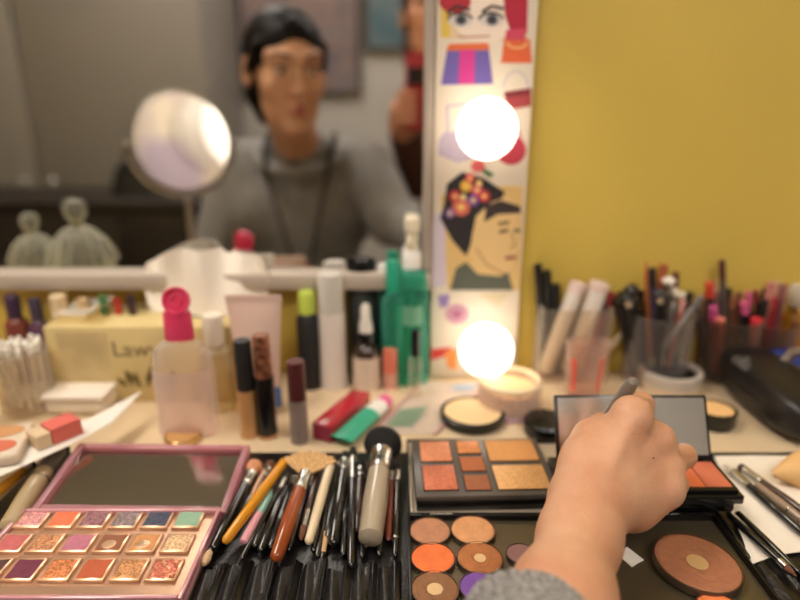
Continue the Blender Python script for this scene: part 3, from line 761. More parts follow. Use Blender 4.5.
for i, (a, b, w) in enumerate((((538, 264), (541, 384), 8), ((547, 270), (550, 384), 8), ((556, 284), (556, 384), 8))):
    stick('eyeliner_pen', ['black pen standing tallest at the left of the square holder', 'black pen second in the square holder', 'shorter black pen third in the square holder'][i], 'pen', cA, a, b, w, (K, K), gA, yoff=.01)
stick('rolled_tube', 'thick white tube leaning right, the left one of two in the square holder', 'tube', cA, (579, 282), (542, 372), 16, (W, hue('tube_end', (238, 214, 208))), gA, yoff=-.005, tl=.1)
stick('rolled_tube', 'thick white tube leaning right, the right one of two in the square holder', 'tube', cA, (600, 282), (570, 372), 20, (W, hue('tube_end2', (230, 206, 196))), gA, yoff=-.005, tl=.08)
stick('lip_pencil', 'dark red pencil at the right edge of the square holder', 'pencil', cA, (612, 292), (590, 380), 7, (hue('wine', (120, 36, 44)), hue('wine2', (170, 56, 60))), gA, yoff=.006)
stick('lip_pencil', 'pink-red pencil behind the white tubes', 'pencil', cA, (604, 300), (584, 382), 7, (hue('rosewood', (176, 84, 80)), K), gA, yoff=.009)
stick('spatula', 'clear flat plastic stick leaning out of the square holder', 'spatula', cA, (626, 328), (596, 368), 5, (hue('pale_stick', (214, 196, 160)), hue('pale_tip', (224, 206, 170))), gA, yoff=.0, tl=.25)
bl = [((622, 290), (634, 384), 9, K, K, 'brush', 'black brush leaning left out of the round cup'), ((631, 284), (640, 384), 9, K, hue('dark_bristle', (46, 40, 38)), 'brush', 'black brush with dark bristles near the left of the round cup'),
      ((640, 290), (645, 384), 8, K, K, 'flat', 'black pen in the left half of the round cup'), ((646, 260), (650, 384), 7, hue('orange_wood', (196, 122, 66)), hue('orange_tip', (186, 108, 58)), 'point', 'orange-brown pencil rising above the round cup'),
      ((652, 268), (655, 384), 7, hue('violet_dk', (66, 54, 84)), K, 'flat', 'dark violet pen in the round cup'), ((664, 264), (648, 384), 8, hue('brick', (158, 80, 52)), hue('brick2', (170, 92, 60)), 'flat', 'brick brown pencil leaning right in the round cup'),
      ((669, 276), (664, 384), 8, hue('grey_dk', (86, 80, 76)), W, 'brush', 'grey brush with white bristles in the round cup'), ((676, 272), (668, 384), 6, K, hue('maroon_t', (96, 40, 38)), 'flat', 'thin black pencil with maroon end in the round cup'),
      ((679, 290), (672, 384), 9, hue('teal_dk', (60, 96, 94)), hue('cream_b', (222, 210, 190)), 'brush', 'teal brush with cream bristles in the round cup'), ((702, 296), (646, 370), 6, hue('grey_steel', (150, 146, 140)), hue('grey_steel2', (120, 116, 112)), 'flat', 'long grey metal stick leaning far right out of the round cup'),
      ((657, 292), (660, 384), 9, K, K, 'brush', 'black brush in the middle of the round cup'), ((614, 296), (634, 380), 7, hue('grey_brn', (92, 80, 70)), K, 'brush', 'grey brush leaning furthest left from the round cup')]
bl += [((627, 292), (637, 384), 10, K, K, 'brush', 'fat black brush behind the left rim of the round cup'), ((636, 296), (643, 384), 9, hue('soot', (34, 31, 31)), K, 'brush', 'sooty brush low in the left half of the round cup'),
       ((661, 288), (655, 384), 9, K, hue('soot2', (52, 46, 44)), 'brush', 'black brush with grey-brown bristles right of the middle of the round cup'), ((683, 300), (664, 384), 7, hue('rose_stick', (176, 104, 92)), hue('rose_stick2', (206, 150, 140)), 'flat', 'rose pencil leaning right in the round cup'),
       ((690, 292), (668, 384), 7, hue('umber', (70, 56, 46)), K, 'flat', 'umber pencil leaning right in the round cup'), ((618, 300), (632, 384), 8, K, K, 'flat', 'short black pen at the left rim of the round cup'),
       ((673, 286), (660, 384), 8, W, hue('cream_c', (226, 216, 200)), 'brush', 'white handled brush with cream bristles in the round cup')]
ofs = [.012, -.004, .016, .004, -.01, .014, -.002, .01, .0, -.016, .019, .006, -.012, .008, -.014, -.008, .017, -.006, .002]
for i, (a, b, w, c1, c2, tp, lab) in enumerate(bl): stick('makeup_brush' if tp == 'brush' else 'pencil', lab, 'brush' if tp == 'brush' else 'pencil', cB, a, b, w, (c1, c2), gB, yoff=ofs[i], tip=tp)
cl = [((709, 282), (714, 382), 8, hue('coal', (40, 34, 34)), hue('red_tip', (204, 62, 48)), 'flat', 'pencil with a red cap in the brownish cup'), ((722, 260), (724, 382), 6, hue('smoke', (92, 82, 80)), hue('dk_maroon', (90, 40, 44)), 'flat', 'tall grey pencil highest in the brownish cup'),
      ((713, 306), (712, 382), 8, hue('magenta', (168, 54, 108)), hue('magenta2', (196, 80, 136)), 'flat', 'magenta pencil at the left of the brownish cup'), ((716, 276), (722, 382), 5, hue('mauve_t', (150, 112, 110)), hue('beige_t', (206, 172, 140)), 'point', 'thin mauve pencil in the brownish cup'),
      ((733, 296), (728, 382), 6, hue('brown_p', (112, 70, 50)), hue('brown_t', (140, 92, 60)), 'flat', 'brown pencil right of centre in the brownish cup'), ((702, 300), (708, 382), 6, hue('olive_p', (104, 86, 54)), hue('olive_t', (130, 108, 70)), 'flat', 'olive pencil leaning left in the brownish cup'),
      ((720, 318), (716, 384), 9, hue('coral_p', (206, 88, 72)), hue('coral_t', (216, 120, 100)), 'flat', 'short coral pencil in the brownish cup'), ((742, 304), (730, 382), 6, hue('plum_p', (90, 44, 70)), K, 'flat', 'plum pencil leaning right in the brownish cup')]
cl += [((697, 306), (706, 382), 8, hue('dk_umber', (58, 46, 38)), hue('dk_umber2', (84, 66, 52)), 'flat', 'dark umber pencil furthest left in the brownish cup'), ((728, 288), (726, 382), 7, hue('taupe', (120, 96, 84)), K, 'flat', 'taupe pencil with black cap in the brownish cup'),
       ((738, 292), (734, 382), 7, hue('chestnut_p', (96, 54, 40)), hue('chestnut_t', (124, 74, 54)), 'flat', 'chestnut pencil at the right rim of the brownish cup'), ((706, 294), (712, 382), 7, K, hue('rust_t', (176, 72, 52)), 'flat', 'black pencil with rust cap in the brownish cup')]
for i, (a, b, w, c1, c2, tp, lab) in enumerate(cl): stick('lip_pencil', lab, 'pencil', cC, a, b, w, (c1, c2), gC, yoff=[-.006, .004, -.012, .01, -.002, .006, -.016, .014, -.008, .012, .0, .014][i], tip=tp)
dl = [((748, 292), (752, 384), 6, hue('plum2', (110, 50, 80)), hue('pink_t', (214, 96, 140)), 'flat', 'plum pencil with pink cap behind the black case'), ((766, 288), (752, 384), 7, K, K, 'flat', 'black pencil leaning right behind the black case'),
      ((772, 282), (750, 376), 8, hue('rosy', (170, 92, 90)), hue('rosy_t', (196, 128, 120)), 'flat', 'dusty rose pencil leaning right behind the black case'), ((757, 318), (750, 384), 11, hue('scarlet', (190, 34, 48)), hue('scarlet2', (206, 52, 60)), 'flat', 'thick scarlet pencil behind the black case'),
      ((779, 276), (766, 384), 5, hue('sand', (190, 160, 120)), hue('sand2', (210, 180, 140)), 'point', 'sand coloured pencil tallest behind the black case'), ((740, 316), (752, 384), 7, K, hue('grey_t', (70, 62, 60)), 'flat', 'black pencil leaning left behind the black case'),
      ((756, 290), (760, 384), 6, hue('wine3', (116, 40, 46)), hue('wine4', (150, 60, 60)), 'flat', 'wine red pencil behind the black case')]
dl += [((784, 284), (764, 384), 8, hue('dusk', (120, 66, 70)), hue('dusk2', (150, 96, 92)), 'flat', 'dusky rose pencil leaning furthest right behind the black case'), ((744, 302), (748, 384), 8, K, hue('pink_t2', (206, 90, 134)), 'flat', 'black pencil with a pink cap behind the black case'),
       ((775, 296), (758, 384), 9, hue('ruby', (150, 30, 44)), hue('ruby2', (176, 46, 56)), 'flat', 'ruby red pencil leaning right behind the black case'), ((764, 300), (750, 384), 9, K, K, 'flat', 'fat black pencil leaning right behind the black case')]
for i, (a, b, w, c1, c2, tp, lab) in enumerate(dl): stick('lip_pencil', lab, 'pencil', cD, a, b, w, (c1, c2), gD, yoff=[.008, .0, -.008, -.012, .012, .004, .014, .006, -.004, .01, -.01][i], tip=tp)
# --- perfume bottle, black jar
t, pr, c, r = turned('perfume_bottle', 'amber perfume bottle with a silver cap at the right', 'perfume bottle', 783, 378, 32, [
    ('body', clear('amber_glass', (206, 150, 56), .3, .06, .95), [(15, N), (16, 374), (16, 318), (12, 312)]), ('collar', M_gold, [(8, 311.5), (8, 306)]),
    ('cap', clear('silver_clear', (226, 216, 200), .55, .1), [(10, 305.5), (11, 304), (11, 288), (8, 284)])])
turned('dark_jar', 'black capped jar cut off by the right edge of the photo', 'jar', 804, 370, 24, [('body', M_black, [(11, N), (12, 368), (12, 330)]), ('cap', mat('black_cap2', (34, 32, 34), .4), [(12, 329.5), (12, 312), (10, 310)])])
# --- black case
a, b = at(733, 382, .0), at(815, 446, .0)
d = (b - a); L = d.length * 1.12; ang = math.atan2(d.y, d.x); mid = (a + b) / 2 + Vector((.0, -.004, 0))
t = thing('zip_case', 'bulky black soft case with grey lettering at the right edge', 'case', (mid.x, mid.y, ZC + .0004), ang)
def casefn(u, v):
    th = 2 * PI * u; ph = PI * (v - .5)
    e = .55; cc = lambda w: math.copysign(abs(math.cos(w)) ** e, math.cos(w)); ss = lambda w: math.copysign(abs(math.sin(w)) ** e, math.sin(w))
    x = ss(ph); rr = abs(math.cos(ph)) ** .6
    return (L / 2 * x, .033 * rr * cc(th) * (1 + .10 * x), .025 + .0247 * rr * ss(th) * (1 - .10 * x))
make_obj('shell', MB().grid(casefn, 40, 30), mat('black_soft_case', (24, 22, 23), .42, bump=.15, bscale=150), t)
make_obj('zip', MB().tube([(L / 2 * .97 * math.sin(PI * (i / 24 - .5)), -.0337 * abs(math.cos(PI * (i / 24 - .5))) ** .6 * (1 + .10 * math.sin(PI * (i / 24 - .5))), .0255) for i in range(25)], .0013, 6), M_blackm, t)
make_obj('lettering', text_mb('olla', .019, Matrix.Translation((-L * .14, -.0272, .0474)) @ Matrix.Rotation(.85, 4, 'X'), .0008), mat('grey_print', (112, 108, 104), .6), t, smooth=False)
make_obj('handle', MB().tube([(-L * .14, .016, .046), (-L * .12, .022, .058), (-L * .03, .024, .066), (L * .1, .024, .066), (L * .26, .022, .060), (L * .34, .014, .042)], .0048, 10), mat('grey_handle', (150, 136, 124), .35), t)
p = aty(776, 386, mid.y + .05)
t = thing('blue_pouch', 'crumpled dark blue pouch tucked behind the black case', 'pouch', (p.x + .006, mid.y + .054, ZC + .0003))
def blob(u, v):
    th = 2 * PI * u; ph = PI * (v - .5); k = 1 + .12 * math.sin(5 * th + 3 * ph) * math.cos(ph)
    return (.034 * k * math.cos(ph) * math.cos(th), .017 * k * math.cos(ph) * math.sin(th), .024 + .0238 * math.sin(ph))
make_obj('bag', MB().grid(blob, 36, 20), mat('navy_cloth', (30, 48, 128), .6), t)
make_obj('drawstring', MB().tube([(-.008, -.004, .046), (0, -.01, .05), (.009, -.003, .0475)], .0013, 6), mat('navy_cord', (22, 30, 80), .6), t)

# ================================================================ things seen in the mirror only: glass jars, standing mirror
def glassjar(label, px, py, y, wpx, ytop):
    path = 2 * WALL - y
    dep = path * cp + .2 * sp; x = (px - 400) / FPX * dep; R = wpx / 2 * dep / FPX
    h = hz(ytop, path)
    t = thing('glass_jar', label, 'jar', (x, y, ZC + .0003))
    g = clear('jar_glass', (238, 238, 224), .16, .04, .97, .5)
    make_obj('jar', MB().lathe([(R * .8, 0), (R * .98, .006), (R, h * .35), (R * .9, h * .52), (R * .84, h * .52), (R * .92, h * .35), (R * .9, .01), (0, .008)], 32), g, t)
    LP = [(.97, .525), (.985, .55), (.90, .62), (.72, .70), (.42, .78), (.22, .80), (.17, .83), (.30, .88), (.32, .94), (.24, .985), (.0, 1.0)]
    def lidf(u, v):
        i = min(int(v * 10), 9); f = v * 10 - i; rr = LP[i][0] + (LP[i + 1][0] - LP[i][0]) * f; zz = LP[i][1] + (LP[i + 1][1] - LP[i][1]) * f
        rr *= R * (1 + .045 * math.cos(14 * 2 * PI * u) * (1 if v < .5 else .6)); return (rr * math.cos(2 * PI * u), rr * math.sin(2 * PI * u), zz * h)
    lid = make_obj('lid', MB().grid(lidf, 112, 30), g, t)
    make_obj('cotton_filling', MB().lathe([(R * .7, .009), (R * .86, .02), (R * .86, h * .3), (R * .6, h * .42), (0, h * .46)], 24), mat('cotton_fill', (232, 226, 206), .9, bump=.6, bscale=60), t)
glassjar('large lidded glass jar at the left end of the counter, reflected in the mirror', 82, 240, .495, 66, 199)
glassjar('smaller lidded glass jar left of the larger one, reflected in the mirror', 34, 245, .44, 52, 213)
y = .272; path = 2 * WALL - y
P = aty(182, 142, path); x = P.x; zc = P.z
R_ = 49 * (path * cp + .08 * sp) / FPX
t = thing('standing_mirror', 'round chrome make-up mirror on a stand, reflected in the wall mirror', 'mirror', (x, y, ZC + .0003))
ST = mat('satin_chrome', (170, 164, 156), .3, 1.)
make_obj('base', MB().lathe([(0, 0), (.038, 0), (.040, .004), (.034, .009), (.012, .014), (.006, .02)], 40), ST, t)
zl = zc - ZC
make_obj('pole', MB().lathe([(.0058, .0205), (.0058, zl - R_ - .012)], 16), ST, t)
aim = Vector(((bx0 + bx1) / 2 - .016, YF, bc[0].z - .006)) - Vector((x, y, zc))
vw = Vector((0, path - 2 * WALL + 2 * WALL, 0)); vw = Vector((0, 2 * WALL, CAM.z)) - Vector((x, y, zc))
nrm_ = aim.normalized() + vw.normalized()
TI = Matrix.Translation((0, 0, zl)) @ nrm_.to_track_quat('Z', 'Y').to_matrix().to_4x4()
YW = math.atan2(nrm_.y, nrm_.x) - PI / 2
make_obj('disc', MB().lathe([(0, -.006), (R_ * .9, -.006), (R_, -.004), (R_, .0044), (R_ * .965, .005), (R_ * .955, .0036), (0, -.002)], 56, M=TI), ST, t)
RC = .92
make_obj('mirror_face', MB().lathe([(R_ * .95 * k / 14, .0005 + (R_ * .95 * k / 14) ** 2 / (2 * RC)) for k in range(15)], 56, M=TI, cap=False), M_mirror, t)
make_obj('yoke', MB().tube([Vector((R_ * 1.08 * math.cos(a) * math.cos(YW), R_ * 1.08 * math.cos(a) * math.sin(YW), zl + R_ * 1.08 * math.sin(a))) for a in [PI + PI * i / 24 for i in range(25)]], .0036, 8), ST, t)
for s in (-1, 1): make_obj('pivot', MB().tube([(s * R_ * .97 * math.cos(YW), s * R_ * .97 * math.sin(YW), zl), (s * R_ * 1.1 * math.cos(YW), s * R_ * 1.1 * math.sin(YW), zl)], .004, 10), ST, t)
# ================================================================ brush roll and everything lying on it
RT = .0028
ryb = at(400, 452, RT).y
t = thing('brush_roll', 'unrolled black leatherette brush roll lying along the front of the counter', 'brush roll', (0, 0, ZC))
make_obj('mat', MB().box((.07, (.238 + ryb) / 2, RT / 2 + .0003), (.78, ryb - .238, RT - .0006), bev=.001), M_leather, t)
def pocket(x0, x1, y1):
    y0 = .242; kq = random.uniform(.55, 1.2); pq = random.uniform(.55, .82); tq_ = random.uniform(-.004, .006)
    def fn(u, v):
        x = x0 + (x1 - x0) * u; s = math.sin(PI * u)
        lift = .0046 * kq * (min(1, s * 1.25) ** .5) * (.3 + .7 * v) + .0012 * math.sin(7 * v + 9 * u) * s - .001 * math.exp(-((u - pq) / .06) ** 2) + .0022 * kq * math.exp(-((u - pq - .14) / .07) ** 2) * v
        return (x, y0 + (y1 - y0) * v - .004 * s * v + (tq_ * math.sin(PI * u) + .007 * (u - .5)) * v, RT + .0004 + max(lift, 0))
    return MB().grid(fn, 18, 14, thick=.0008)
py1 = at(400, 566, RT).y
xa = [at(px, 572, RT).x for px in (150, 178, 203, 227, 252, 277, 302, 327, 353, 378, 402)]
for i in range(len(xa) - 1): make_obj('pocket', pocket(xa[i] + .0003, xa[i + 1] - .0003, py1 - .001 * (i % 3)), M_leather, t)
xb = [at(px, 572, RT).x for px in (757, 790, 826)]
for i in range(2): make_obj('pocket', pocket(xb[i] + .0003, xb[i + 1] - .0003, py1 + .001), M_leather, t)

def brush(name, label, top, end, w, handle, ferr=None, brs=None, h0=.012, h1=None, lf=.12, lb=.14, shape='round', group=None, wide=1.5, cat='brush', taper=.8, band=None):
    "brush lying on the roll: top = bristle end, end = handle end, in their real places"
    h1 = RT + w * .0004 + .0012 if h1 is None else h1
    A, B = at(*top, h0), at(*end, h1)
    ax = A - B; L = ax.length; r = w * mpp((top[0] + end[0]) / 2, (top[1] + end[1]) / 2, .01) / 2
    q0 = ax.normalized().to_track_quat('Z', 'Y'); X_, Y_ = q0 @ Vector((1, 0, 0)), q0 @ Vector((0, 1, 0))
    t = place(thing(name, label, cat, (0, 0, 0), 0, group), B, ax, random.uniform(0, 6) if shape == 'round' else math.atan2(-X_.z, Y_.z))
    l1 = L * (1 - lf - lb)
    make_obj('handle', MB().lathe([(0, 0), (r * .6 * taper, .0008), (r * taper, .003), (r, l1 * .55), (r * .9, l1)], 16), handle, t)
    if ferr: make_obj('ferrule', MB().lathe([(r * .92, l1 + .0001), (r * .98, l1 + L * lf * .3), (r * .93, l1 + L * lf * .34), (r * 1.0, l1 + L * lf)], 16), ferr, t)
    if brs:
        z = l1 + L * lf + .0001; e = L - z
        if shape == 'round': make_obj('bristles', MB().lathe([(r * .95, z), (r * wide, z + e * .45), (r * wide * .95, z + e * .7), (r * wide * .5, z + e * .95), (0, L)], 20), brs, t)
        elif shape == 'point': make_obj('bristles', MB().lathe([(r * .9, z), (r * wide * .8, z + e * .3), (r * .25, z + e * .9), (0, L)], 16), brs, t)
        elif shape == 'fan':
            def fan(u, v):
                a = (u - .5) * 1.9; rr = e * v * (1 - .10 * abs(math.sin(23 * u)) * v ** 3)
                return (math.sin(a) * rr + (u - .5) * 2 * r * (1 - v), .0005 * math.sin(60 * u) * v, z + math.cos(a) * rr)
            f = make_obj('bristles', MB().grid(fan, 40, 8, thick=.0022), brs, t)
    if band: make_obj('band', MB().lathe([(r * 1.03, l1 * band), (r * 1.03, l1 * band + .0016)], 16), M_silver, t)
    return t
B_blk = mat('gloss_black_wood', (18, 17, 18), .18, coat=.6)
B_dbr = mat('dark_brown_wood_handle', (58, 36, 28), .25, coat=.4)
B_tan = mat('tan_bristle', (206, 164, 112), .9, noise=.35, nscale=500)
B_drk = mat('black_bristle', (30, 28, 28), .95, bump=.6, bscale=900, noise=.3, nscale=600)
B_brn = mat('brown_bristle', (110, 72, 50), .9, noise=.3, nscale=600)
B_pch = mat('peach_bristle', (214, 150, 110), .9, noise=.25, nscale=400)
g = 'make-up brushes on the black roll'
hue2 = lambda n, c, r=.3: mat(n, c, r, coat=.3)
BL = [
 ('black brush with peach bristles leaning along the pink palette', (257, 462), (212, 551), 11, B_blk, M_silver, B_pch, .016, dict(lf=.16, lb=.14, wide=1.6)),
 ('thin pinkish tan handled brush left of the amber handled one', (264, 470), (239, 524), 5, hue2('pink_tan', (206, 160, 130)), None, None, .012, {}),
 ('black brush half under the amber handled one', (272, 462), (232, 530), 8, B_blk, M_silver, B_brn, .008, {}),
 ('short brush with a two-tone mint and pink handle', (273, 488), (243, 544), 10, None, None, None, .014, {}),
 ('black brush with a silver tip right of the pink and mint handle', (290, 470), (241, 560), 6, B_blk, M_silver, B_blk, .017, dict(shape='point', wide=1.0)),
 ('thin black brush whose end lies lowest on the left', (270, 490), (236, 569), 5, B_blk, None, None, .009, {}),
 ('plain black brush left of the red-brown fan brush', (284, 488), (260, 553), 10, B_blk, None, None, .010, {}),
 ('black brush just right of the red-brown fan brush', (313, 470), (288, 552), 8, B_blk, M_silver, B_drk, .011, dict(wide=1.1)),
 ('dark brown brush with a silver collar pointing down', (318, 470), (301, 541), 9, None, None, None, .018, {}),
 ('black brush under the cream one', (333, 470), (317, 558), 8, B_blk, None, None, .009, {}),
 ('black pencil brush with a wood coloured end', (338, 464), (322, 560), 6, None, None, None, .014, {}),
 ('thick black brush left of the long silver collared one', (346, 452), (333, 546), 12, B_blk, M_silver, B_drk, .015, dict(wide=1.0)),
 ('long black brush with a silver collar', (353, 447), (351, 568), 9, B_blk, M_silver, B_drk, .018, dict(lf=.2, wide=1.05)),
 ('black brush between the long one and the dark brown one', (347, 462), (343, 556), 8, B_blk, M_silver, B_drk, .008, dict(wide=1.0)),
 ('dark brown brush second to the left of the big grey handled brush', (361, 462), (357, 533), 10, B_dbr, M_silver, B_drk, .013, dict(wide=1.1)),
 ('black brush showing below the dark brown one', (363, 480), (362, 558), 7, B_blk, None, None, .007, {}),
 ('red-brown brush right of the big grey handled brush', (392, 466), (388, 541), 8, hue2('red_brown_handle', (116, 52, 36)), M_silver, B_drk, .012, dict(wide=1.1)),
 ('black brush with a silver end beside the black tin', (398, 462), (395, 557), 7, B_blk, M_silver, B_drk, .014, dict(wide=1.0, band=.2)),
 ('black brush partly under the big grey handled brush', (384, 480), (379, 556), 7, B_blk, None, None, .007, {}),
 ('black brush close beside the mint and pink one', (282, 474), (254, 548), 9, B_blk, None, None, .008, {}),
 ('glossy black brush between two others left of the red-brown fan brush', (297, 470), (270, 549), 9, B_blk, M_silver, B_drk, .007, dict(wide=1.0)),
 ('black brush between the fan brush and the dark brown brush', (307, 476), (284, 540), 8, B_blk, None, None, .007, {}),
 ('black brush hugging the right side of the cream one', (328, 464), (313, 552), 8, B_blk, M_silver, B_drk, .007, dict(wide=1.0)),
 ('soft black brush left of the thick black one', (340, 458), (328, 540), 10, B_blk, M_silver, B_drk, .007, dict(wide=1.2)),
 ('dark brown brush directly left of the big grey handled brush', (370, 462), (366, 548), 8, B_dbr, M_silver, B_brn, .008, dict(wide=1.0)),
]
for i, (lab, top, end, w, hm, fm, bm_, h0, kw) in enumerate(BL):
    if hm: brush('makeup_brush', lab, top, end, w, hm, fm, bm_, h0=h0, group=g, lf=kw.pop('lf', .12 if fm else .0), lb=kw.pop('lb', .12 if bm_ else .0), **kw); continue
    h1 = RT + w * .0004 + .0012; A, B = at(*top, h0), at(*end, h1); ax = A - B; L = ax.length; r = w * mpp(*end, .01) / 2
    t = place(thing('makeup_brush', lab, 'brush', (0, 0, 0), 0, g), B, ax)
    if 'mint' in lab:
        make_obj('pink_half', MB().lathe([(0, 0), (r * .8, .001), (r, .004), (r, L * .5)], 16), hue2('pink_handle', (222, 158, 168)), t)
        make_obj('mint_half', MB().lathe([(r, L * .5 + .0001), (r * .9, L * .85), (0, L)], 16), hue2('mint_handle', (150, 196, 180)), t)
    elif 'collar' in lab:
        make_obj('bristles', MB().lathe([(0, 0), (r * .8, .004), (r, .012)], 14), B_brn, t)
        make_obj('ferrule', MB().lathe([(r * .9, .0121), (r, .028)], 14), M_silver, t)
        make_obj('handle', MB().lathe([(r, .0281), (r * .9, L * .9), (0, L)], 14), B_dbr, t)
    else:
        make_obj('tip', MB().lathe([(0, 0), (r * .8, .002), (r * .9, .006)], 14), B_blk, t)
        make_obj('wood_end', MB().lathe([(r * .9, .0061), (r, .026)], 14), mat('pale_wood', (196, 158, 118), .6), t)
        make_obj('handle', MB().lathe([(r, .0261), (r, L * .95), (0, L)], 14), B_blk, t)
# distinctive ones
brush('makeup_brush', 'brush with a glossy amber yellow handle lying across the others', (284, 462), (224, 543), 11, hue2('amber_handle', (218, 148, 32), .2), None, None, h0=.022, h1=.013, lf=0, lb=0, group=g)
brush('makeup_brush', 'fan brush with tan bristles and red-brown handle', (313, 452), (275, 561), 15, hue2('chestnut_handle', (150, 72, 32), .2), M_silver, B_tan, h0=.024, h1=.012, lf=.17, lb=.24, shape='fan', group=g)
brush('makeup_brush', 'slim brush with a cream handle in the middle of the row', (333, 456), (308, 544), 10, hue2('cream_handle', (226, 206, 172)), None, B_tan, h0=.022, h1=.013, lf=0, lb=.14, shape='point', wide=.8, group=g)
t = brush('powder_brush', 'large powder brush with round black bristles and thick grey handle', (384, 436), (370, 541), 24, mat('putty_handle', (168, 154, 132), .3, coat=.4), M_silver, B_drk, h0=.026, h1=.0145, lf=.2, lb=.2, wide=1.72, group=g, taper=.9)
brush('sponge_applicator', 'small applicator with a beige sponge end beside the palette corner', (203, 565), (226, 520), 7, B_blk, None, mat('beige_sponge_tip', (222, 188, 148), .9), h0=RT + .006, h1=.006, lf=0, lb=.26, wide=1.35, group=g, cat='applicator')
# left of the pink palette
brush('makeup_brush', 'brush with a beige handle and silver rings under the white card at the left', (62, 446), (6, 530), 20, mat('beige_handle', (176, 154, 118), .35, coat=.3), mat('grey_ferrule', (92, 86, 80), .4), B_drk, h0=.014, h1=.011, lf=.26, lb=.1, wide=1.05, group=g, band=.82)
brush('makeup_brush', 'amber handled brush at the left edge beside the beige one', (34, 462), (-18, 505), 10, _M['amber_handle'], mat('pale_ferrule', (206, 196, 176), .35, .6), B_brn, h0=.012, h1=.009, lf=.12, lb=.1, wide=1., group=g)

# ================================================================ pink eyeshadow palette
PT = RT + .0122
xl, xr = at(20, 511, PT).x, at(221, 508, PT).x
yb_, yf_ = at(400, 508, PT).y, at(400, 598, PT).y
cx, cy = (xl + xr) / 2, (yb_ + yf_) / 2; W_, D_ = xr - xl, yb_ - yf_
t = thing('eyeshadow_palette', 'open pink plastic palette of eighteen eyeshadows at the left', 'eyeshadow palette', (cx, cy, ZC + RT + .0004))
pk = clear('rose_plastic', (224, 168, 176), .35, .12, .95); pks = mat('rose_tray', (206, 150, 156), .2, coat=.5)
TH = PT - RT - .0004
bmx = MB().box((0, 0, TH * .3), (W_, D_, TH * .6), bev=.0018)
for sx in (-1, 1): bmx.box((sx * (W_ / 2 - .0015), 0, TH * .8 + .0001), (.003, D_, TH * .4), bev=.0008)
for sy in (-1, 1): bmx.box((0, sy * (D_ / 2 - .0015), TH * .8 + .0001), (W_ - .0062, .003, TH * .4), bev=.0008)
make_obj('tray', bmx, pks, t)
make_obj('gold_plate', MB().box((0, 0, TH * .6 + .0005), (W_ - .0066, D_ - .0066, .0008)), mat('rose_gold_plate', (206, 166, 138), .3, .7), t)
rows = [(511.5, 529), (535, 553.5), (559.5, 582)]
cols = [[('glitter', (206, 140, 138)), ('m', (226, 118, 80)), ('glitter', (138, 92, 98)), ('glitter', (130, 112, 112)), ('glitter', (52, 56, 78)), ('m', (146, 182, 154))],
        [('m', (188, 98, 98)), ('glitter', (178, 120, 78)), ('m', (186, 114, 132)), ('hit', (146, 92, 66)), ('hit', (206, 144, 92)), ('glitter', (222, 172, 130))],
        [('m', (84, 54, 52)), ('m', (112, 50, 70)), ('glitter', (190, 112, 62)), ('m', (186, 94, 60)), ('glitter', (182, 126, 76)), ('crack', (188, 100, 72))]]
pitch = (at(186, 520, PT).x - at(28, 520, PT).x) / 5; x0c = at(28, 520, PT).x - cx + .0012; pw = pitch * .86
zt = TH * .6 + .001
for r_, (ya, yb2) in enumerate(rows):
    Ya, Yb = at(400, ya, PT - .003).y - cy, at(400, yb2, PT - .003).y - cy
    yc, hh = (Ya + Yb) / 2, (Ya - Yb)
    for c_ in range(6):
        kind, rgb = cols[r_][c_]
        x = x0c + c_ * pitch + (r_ - 1) * .0004
        p = make_obj('pan', MB().box((x, yc, zt + .0011), (pw, hh, .0022), bev=.0005), mat('pan_rim', (222, 182, 146), .3, .6), t)
        nm = 'shadow_%d_%d' % (r_, c_)
        m = glitter(nm, rgb) if kind in ('glitter', 'crack') else mat(nm, rgb, .85, noise=.08, nscale=300, bump=.2, bscale=600)
        a, b2 = pw * .44, hh * .44
        def pw_fn(u, v, x=x, yc=yc, a=a, b2=b2, kind=kind, sd=r_ * 6 + c_):
            X, Y = (u - .5) * 2, (v - .5) * 2
            z = zt + .0025 + .0002 * math.sin(9 * u + sd) * math.cos(7 * v + sd)
            if kind == 'crack': z += .0005 * math.sin(13 * u + 4 * math.sin(9 * v)) * math.cos(11 * v)
            if kind == 'hit':
                q = (X + .1) ** 2 / .32 + (Y + .2) ** 2 / .3
                if q < 1: z -= .0011 * min(1, (1 - q) * 3)
            e = max(abs(X), abs(Y)); z -= .0006 * max(0, (e - .92) / .08)
            return (x + X * a, yc + Y * b2, z)
        make_obj('powder', MB().grid(pw_fn, 22, 18), m, p)
        if kind == 'hit': make_obj('bare_metal', MB().lathe([(0, 0), (a * .46, 0), (a * .44, .0002), (0, .00022)], 22, sy=.95 * b2 / a, M=Matrix.Translation((x - a * .1, yc - b2 * .2, zt + .00236 - .0004))), mat('bare_tin', (196, 184, 166), .4, .5), p)
# lid lying open behind, with its mirror
LL = .076; tl_ = math.radians(9)
TL = Matrix.Translation((.004, D_ / 2 + .001, .006)) @ Matrix.Rotation(tl_, 4, 'X') @ Matrix.Rotation(math.radians(-1.), 4, 'Z')
lm = MB()
for sx in (-1, 1): lm.box((sx * (W_ / 2 - .003), LL / 2, 0), (.006, LL, .006), bev=.0012, M=TL)
for yy in (.003, LL - .003): lm.box((0, yy, 0), (W_ - .0122, .006, .006), bev=.0012, M=TL)
lid = make_obj('lid', lm, pk, t)
make_obj('lid_back', MB().box((0, LL / 2, -.0042), (W_, LL, .002), bev=.0008, M=TL), pks, t)
make_obj('lid_mirror', MB().box((0, LL / 2, -.0022), (W_ - .0126, LL - .0126, .0016), M=TL), mat('lid_mirror_glass', (190, 184, 172), .12, 1.), t)
for sx in (-1, 1): make_obj('hinge', MB().tube([(sx * W_ * .33 - .012, D_ / 2 + .0012, .0075), (sx * W_ * .33 + .012, D_ / 2 + .0012, .0075)], .0016, 10), pks, t)
